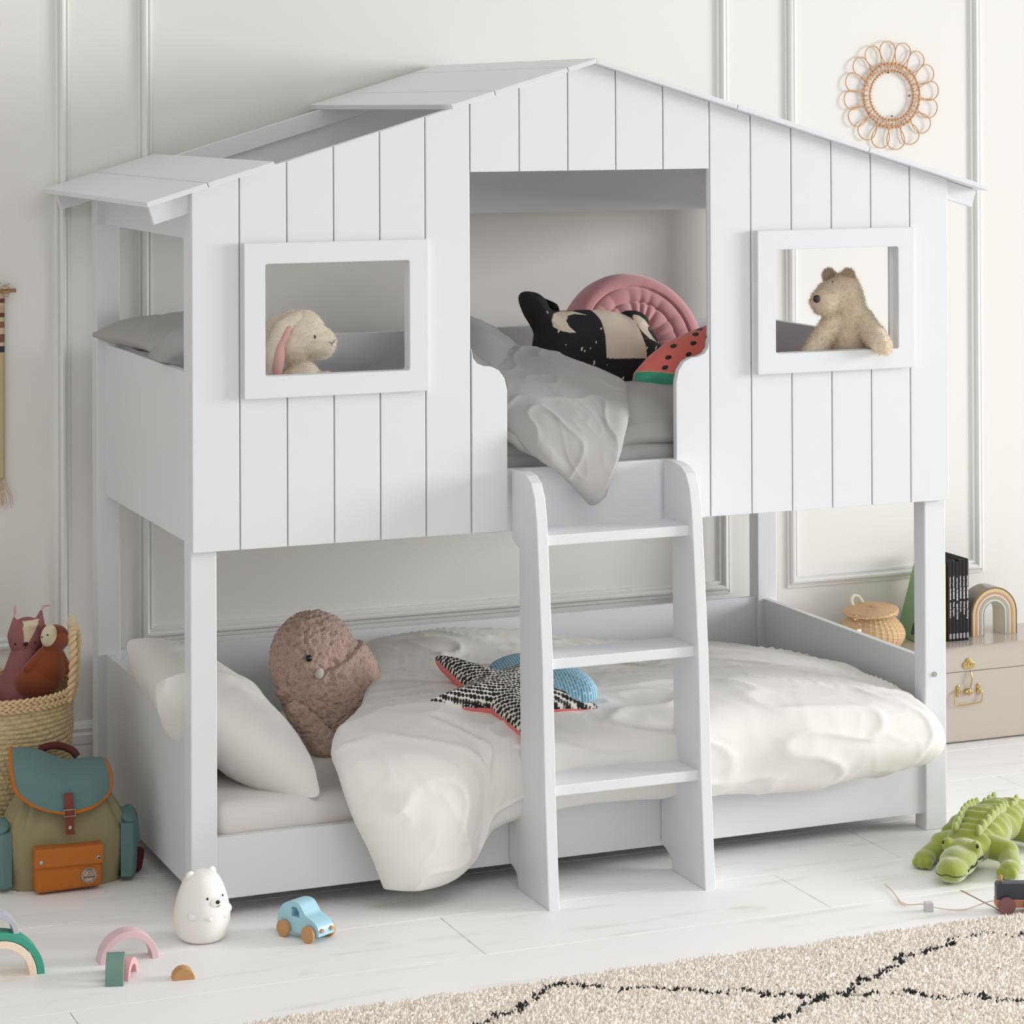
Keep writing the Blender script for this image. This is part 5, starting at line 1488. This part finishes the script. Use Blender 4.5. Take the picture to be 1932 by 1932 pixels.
# ------------------------------------------------------------------ metal trunk
CH = .80; CZ = .285
def trunk():
    x0, x1, y0, y1 = 2.235, 3.03, CH, 1.085
    t = thing('metal_trunk', 'glossy taupe metal trunk with brass latches against the wall right of the bed', 'trunk', ((x0 + x1) / 2, (y0 + y1) / 2, 0))
    O = Vector(t.location); e = mat('taupe_enamel', 'BFB5AA', .22, coat=.5)
    bm = bmesh.new(); b_box(bm, x0 - O.x, x1 - O.x, y0 - O.y, y1 - O.y, .004, .216, .006); bmo('box', bm, e, t, False)
    pr = [(y0, .2172), (y0, .245)] + [(y0 + .040 * (1 - math.cos(a)), .245 + .040 * math.sin(a)) for a in np.linspace(0, PI / 2, 10)][1:] + [(y1 - .02, CZ), (y1, CZ - .02), (y1, .2172)]
    bm = bmesh.new(); b_prism(bm, [(p[0] - O.y, p[1]) for p in pr], 'x', x0 - O.x, x1 - O.x, .004); lid = bmo('lid', bm, e, t)
    br = M['brass']
    q = Vector(at(1829, 1255, y0 - .003)); 
    l = thing('x', '', ''); bpy.data.objects.remove(l)
    def L(u, v, d=.003):
        p = at(u, v, y0 - d); return (p[0] - O.x, p[1] - O.y, p[2])
    cx, _, cz = L(1828, 1254)
    sh = [(-.0165, -.008), (-.0185, -.001), (-.0165, .006), (-.010, .009), (-.006, .016), (0, .0175), (.006, .016), (.010, .009), (.0165, .006), (.0185, -.001), (.0165, -.008), (.008, -.0115), (-.008, -.0115)]
    bm = bmesh.new(); b_prism(bm, [tuple(p) for p in smooth_closed([(cx + a * 1.1, cz + b * 1.1) for a, b in sh], 4)], 'y', y0 - O.y - .004, y0 - O.y + .002, .001)
    hp = bmo('hasp_plate', bm, br, lid)
    a = Acc(); yy = y0 - O.y
    a.tube([(cx + .006 * math.cos(w_), yy - .005, cz + .003 + .006 * math.sin(w_)) for w_ in np.linspace(0, 2 * PI, 24, endpoint=False)], .0012, 6, closed=True)
    for dx in (-.012, .012): a.ball((cx + dx, yy - .0045, cz), .0018, 6)
    a.obj('stud', br, hp)
    a = Acc(); p0 = L(1831, 1266, .006); p1 = L(1834, 1280, .012); p2 = L(1832, 1294, .009); p3 = L(1829, 1304, .006); a.tube(cr1([p0, p1, p2, p3], 16), .0024, 8); a.obj('latch_arm', br, t)
    a = Acc(); c = L(1828, 1305, .006); a.ball(c, (.0085, .006, .0105), 12); a.ball((c[0] - .0095, c[1], c[2]), (.005, .005, .007), 8); a.ball((c[0] + .0095, c[1], c[2]), (.005, .005, .007), 8)
    a.ball((c[0], c[1] - .004, c[2]), (.003, .004, .011), 8); a.obj('catch', br, t)
    for (u, v) in ((1808, 1304), (1846, 1300)):
        c = L(u, v, .002); bm = bmesh.new(); b_prism(bm, rounded(.0125, .036, .006, 5, c[0], c[2]), 'y', yy - .003, yy + .001, .0008); pl = bmo('handle_plate', bm, br, t)
        a = Acc()
        for dz in (-.013, .013): a.ball((c[0], yy - .0035, c[2] + dz), .0019, 8)
        a.tube([(c[0] - .006, yy - .0045, c[2]), (c[0] + .006, yy - .0045, c[2])], .0032, 8); a.obj('screw', br, pl)
    pth = [L(1808, 1303, .006), L(1802, 1306, .007), L(1801, 1318, .009), L(1803, 1329, .012), L(1810, 1331, .012), L(1845, 1326, .012), L(1852, 1322, .011), L(1853, 1306, .008), L(1846, 1300, .006)]
    a = Acc(); a.tube(cr1(pth, 60), .0019, 8); a.obj('bail_handle', br, t)


trunk()


# ------------------------------------------------------------------ wicker basket
def wicker():
    c = at(1643, 1180, .96); t = thing('wicker_basket', 'small round wicker basket with an ajar lid standing on the trunk', 'basket', (c[0], .955, CZ), .15)
    n = 448; th = np.linspace(0, 2 * PI, n, endpoint=False); rows = 23; V = []; C = []
    H = .098; NS = 32
    for k in range(rows * 6):
        z = H * k / (rows * 6 - 1); s = z / H
        R0 = .068 + .034 * math.sin(PI * min(1, s * .92 + .14)) ** 1.0 - .004 * s
        row = k // 6; b = math.sin(PI * (k % 6 + .5) / 6)
        wv = np.maximum(0, np.sin(th * NS)) ** .6 * 1.0 - .4 + .25 * np.sin(th * NS / 2 + PI * (row % 2))
        r = R0 + .0030 * wv * b + .0010 * b
        V.append(np.stack([r * np.cos(th), r * np.sin(th), np.full(n, z)], 1))
        C.append(np.tile(np.array(lin('CDAB80'))[None], (n, 1)) * (1 + .08 * np.sin(th * 7 + row * 2.1)[:, None]))
    V = np.concatenate(V); K = rows * 6
    Fc = [(k * n + i, k * n + (i + 1) % n, (k + 1) * n + (i + 1) % n, (k + 1) * n + i) for k in range(K - 1) for i in range(n)] + [tuple(range(n))[::-1]]
    link('body', raw(V, Fc, np.concatenate(C)), mat('wicker', 'ffffff', .7, attr=True), t)
    a = Acc()
    for q in range(NS):      # uprights
        w_ = 2 * PI * (q + .5) / NS * 1
    for ph in (0, PI):
        a.tube([((.0765 + .0025 * math.cos(w_ * 22 + ph)) * math.cos(w_), (.0765 + .0025 * math.cos(w_ * 22 + ph)) * math.sin(w_), H + .002 + .0028 * math.sin(w_ * 22 + ph)) for w_ in np.linspace(0, 2 * PI, 260, endpoint=False)], .0032, 6, closed=True)
    a.obj('rim', mat('wicker_rim', 'C7A377', .7), t)
    # lid, tilted open on the right
    V = []; n2 = 160; th = np.linspace(0, 2 * PI, n2, endpoint=False)
    for k in range(40):
        r = .083 * (k + 1) / 40; z = .009 * (1 - (r / .083) ** 2) + .0016 * np.sin(th * 26 + PI * (k // 2 % 2)) * (1 if k % 2 else .3)
        V.append(np.stack([r * np.cos(th), r * np.sin(th), z + 0 * th], 1))
    for r, z in ((.084, -.006), (.078, -.008), (.0005, -.004)): V.append(np.stack([r * np.cos(th), r * np.sin(th), np.full(n2, z)], 1))
    K = len(V); V = np.concatenate(V)
    Fc = [(k * n2 + i, k * n2 + (i + 1) % n2, (k + 1) * n2 + (i + 1) % n2, (k + 1) * n2 + i) for k in range(K - 1) for i in range(n2)] + [tuple(range(n2))]
    ld = link('lid', raw(V, Fc), mat('wicker_lid', 'CFAD82', .7, var=(90, .12)), t)
    ld.matrix_local = Matrix.Translation((-.002, 0, H + .011)) @ Matrix.Rotation(-.10, 4, 'Y') @ Matrix.Rotation(.04, 4, 'X')
    # leather strap standing up at the back, key loop and toggle
    V = []; pts = cr1([(-.018, .062, .105), (-.022, .070, .125), (-.010, .074, .140), (.008, .070, .135), (.014, .060, .118)], 20)
    a = Acc(); a.tube(pts, .0055, 6); a.obj('leather_loop', mat('natural_leather', 'E3DAC8', .6), t)
    a = Acc(); a.tube([(-.098 + .0075 * math.cos(w_), -.0605, .077 + .0085 * math.sin(w_)) for w_ in np.linspace(0, 2 * PI, 24, endpoint=False)], .0012, 6, closed=True); a.obj('wire_ring', M['brass'], t); a = Acc()
    a.tube([(-.092 + .008 * math.cos(w_), -.040, .100 + .006 * math.sin(w_)) for w_ in np.linspace(.6, 5.6, 20)], .0011, 6); a.obj('wire_ring', M['brass'], t)
    box('tag', -.106, -.090, -.064, -.0615, .044, .070, mat('white_leather', 'ECE9E2', .6), t, .001)


wicker()


# ------------------------------------------------------------------ books
def text_me(body, size, ext=.0002, font_shear=0.0, weight=0.0):
    cu = bpy.data.curves.new('t', 'FONT'); cu.body = body; cu.size = size; cu.extrude = ext; cu.shear = font_shear; cu.offset = weight
    o = bpy.data.objects.new('t', cu); COL.objects.link(o); dg = bpy.context.evaluated_depsgraph_get(); dg.update()
    me = bpy.data.meshes.new_from_object(o.evaluated_get(dg)); bpy.data.objects.remove(o); me.materials.clear()
    return me


def books():
    cov = mat('black_cover', '1A191E', .45); ink = mat('white_print', 'E4E2E0', .6); gry = mat('grey_logo', '9C9BA0', .6)
    names = ['Amelia Earhart', 'Maya Angelou', 'Agatha Christie', 'Bruce Lee', 'David Bowie', 'Stephen Hawking']
    labs = ['black picture book nearest the bed post, leftmost black spine on the trunk', 'second black spine from the bed post in the row of picture books', 'third black spine from the bed post in the row of picture books',
            'third black spine counting back from the ceramic rainbow', 'second black spine counting back from the ceramic rainbow', 'black picture book touching the ceramic rainbow, rightmost of the row']
    pgs = mat('page_block', 'EFE9DE', .8)
    p0 = at(1790, 1217, .905); p1 = at(1829, 1213, .905); H = .248; D = .165
    tx = (p1[0] - p0[0]) / 6
    cols = ['D8C44A', '8FA37A', 'C79A86', 'D7A58C', '4E9AA0', '5FC0BE']
    for k in range(6):
        x = p0[0] + tx * k; h = H - .004 * (k == 2) + .0015 * (k % 2)
        t = thing('picture_book', labs[k], 'book', (x, .905, CZ), 0, 'black picture books on the trunk')
        w_ = tx - .0006
        pr = [(0, 0), (w_ / 2, -.0022), (w_, 0)]
        bm = bmesh.new(); b_prism(bm, [(0, .002), (w_ * .5, -.0015), (w_, .002), (w_, D), (w_ - .0016, D), (w_ - .0016, .005), (.0016, .005), (.0016, D), (0, D)], 'z', 0, h); bmo('cover', bm, [cov], t)
        box('pages', .0018, w_ - .0018, .005, D - .003, .002, h - .003, mat('page_edge_' + cols[k], cols[k], .8) if k != 1 else pgs, t, 0)
        bm = bmesh.new()
        m1 = text_me('Little People, ', .0062, weight=.00012); m2 = text_me('BIG DREAMS', .0062, weight=.0003); m3 = text_me(names[k], .0078, font_shear=.3, weight=.0001)
        off = 0
        for mm, gap in ((m1, 0), (m2, .0), (m3, .006)):
            xs = [v.co.x for v in mm.vertices]; wd = max(xs)
            # reads downwards along the spine
            mm.transform(Matrix.Translation((w_ / 2 - .0022, -.0017, h - .050 - off - gap)) @ Matrix.Rotation(PI / 2, 4, 'Y') @ Matrix.Rotation(PI / 2, 4, 'X'))
            bm.from_mesh(mm); off += wd + gap + .002
        o = bmo('spine_title', bm, ink, t)
        bm = bmesh.new(); b_prism(bm, rounded(w_ * .62, .017, .003, 4, w_ / 2, .016), 'y', -.0019, -.0005); bmo('spine_logo', bm, gry, t)
    # leaning green book and one teal-topped book behind
    t = thing('green_book', 'leaning green hardback book between the wicker basket and the black books', 'book', (2.537, .925, CZ), 0)
    g = mat('green_cover', '86A87A', .5); bm = bmesh.new(); b_box(bm, -.006, .006, 0, .15, 0, .225, .001); o = bmo('cover', bm, g, t); o.rotation_euler = (0, .27, -.12)
    bm = bmesh.new(); b_box(bm, -.0072, -.0058, .03, .052, .018, .052, .0003); q = bmo('cover_label', bm, mat('dark_label', '4A4A48', .6), t); q.rotation_euler = (0, .27, -.12)
    t = thing('yellow_book', 'thin yellow book standing between the green book and the black books', 'book', (p0[0] - .012, .915, CZ), 0)
    box('cover', 0, .010, 0, .15, 0, .238, mat('yellow_cover', 'D9C94E', .5), t, .001)


books()


def rainbow():
    p0 = at(1833, 1206, .94); p1 = at(1919, 1201, .94); R_ = (p1[0] - p0[0]) / 2; c = (p0[0] + p1[0]) / 2
    t = thing('ceramic_rainbow', 'ceramic rainbow ornament with pastel bands standing on the trunk', 'ornament', (c, .94, CZ), .0)
    hh = .148; D = .068
    def arc(r, z0=0, n=36): # tall arch: straight legs then semicircle
        leg = hh - R_
        return [(r, 0), (r, leg)] + [(r * math.cos(a), leg + r * math.sin(a)) for a in np.linspace(0, PI, n)][1:-1] + [(-r, leg), (-r, 0)]
    bm = bmesh.new(); o_ = arc(R_); i_ = arc(R_ * .44)
    b_prism(bm, o_ + i_[::-1], 'y', 0, D, .002); link_ = bmo('body', bm, mat('glazed_cream', 'D8D0C0', .25, coat=.4), t)
    bands = [(1.0, .945, '7B5148'), (.935, .855, 'D3C47C'), (.83, .735, 'C49178'), (.67, .545, 'ADA292'), (.475, .445, '5C9390')]
    for a, b, cc in bands:
        bm = bmesh.new(); b_prism(bm, arc(R_ * a * .995) + arc(R_ * b)[::-1], 'y', -.0006, .001, 0); bmo('painted_band', bm, mat('glaze_' + cc, cc, .3, coat=.3), t)
    bm = bmesh.new(); b_prism(bm, arc(R_ * 1.003) + arc(R_ * .99)[::-1], 'y', .002, D, 0); bmo('outer_glaze', bm, mat('glaze_outer', '8C8270', .3, coat=.3), t)


rainbow()
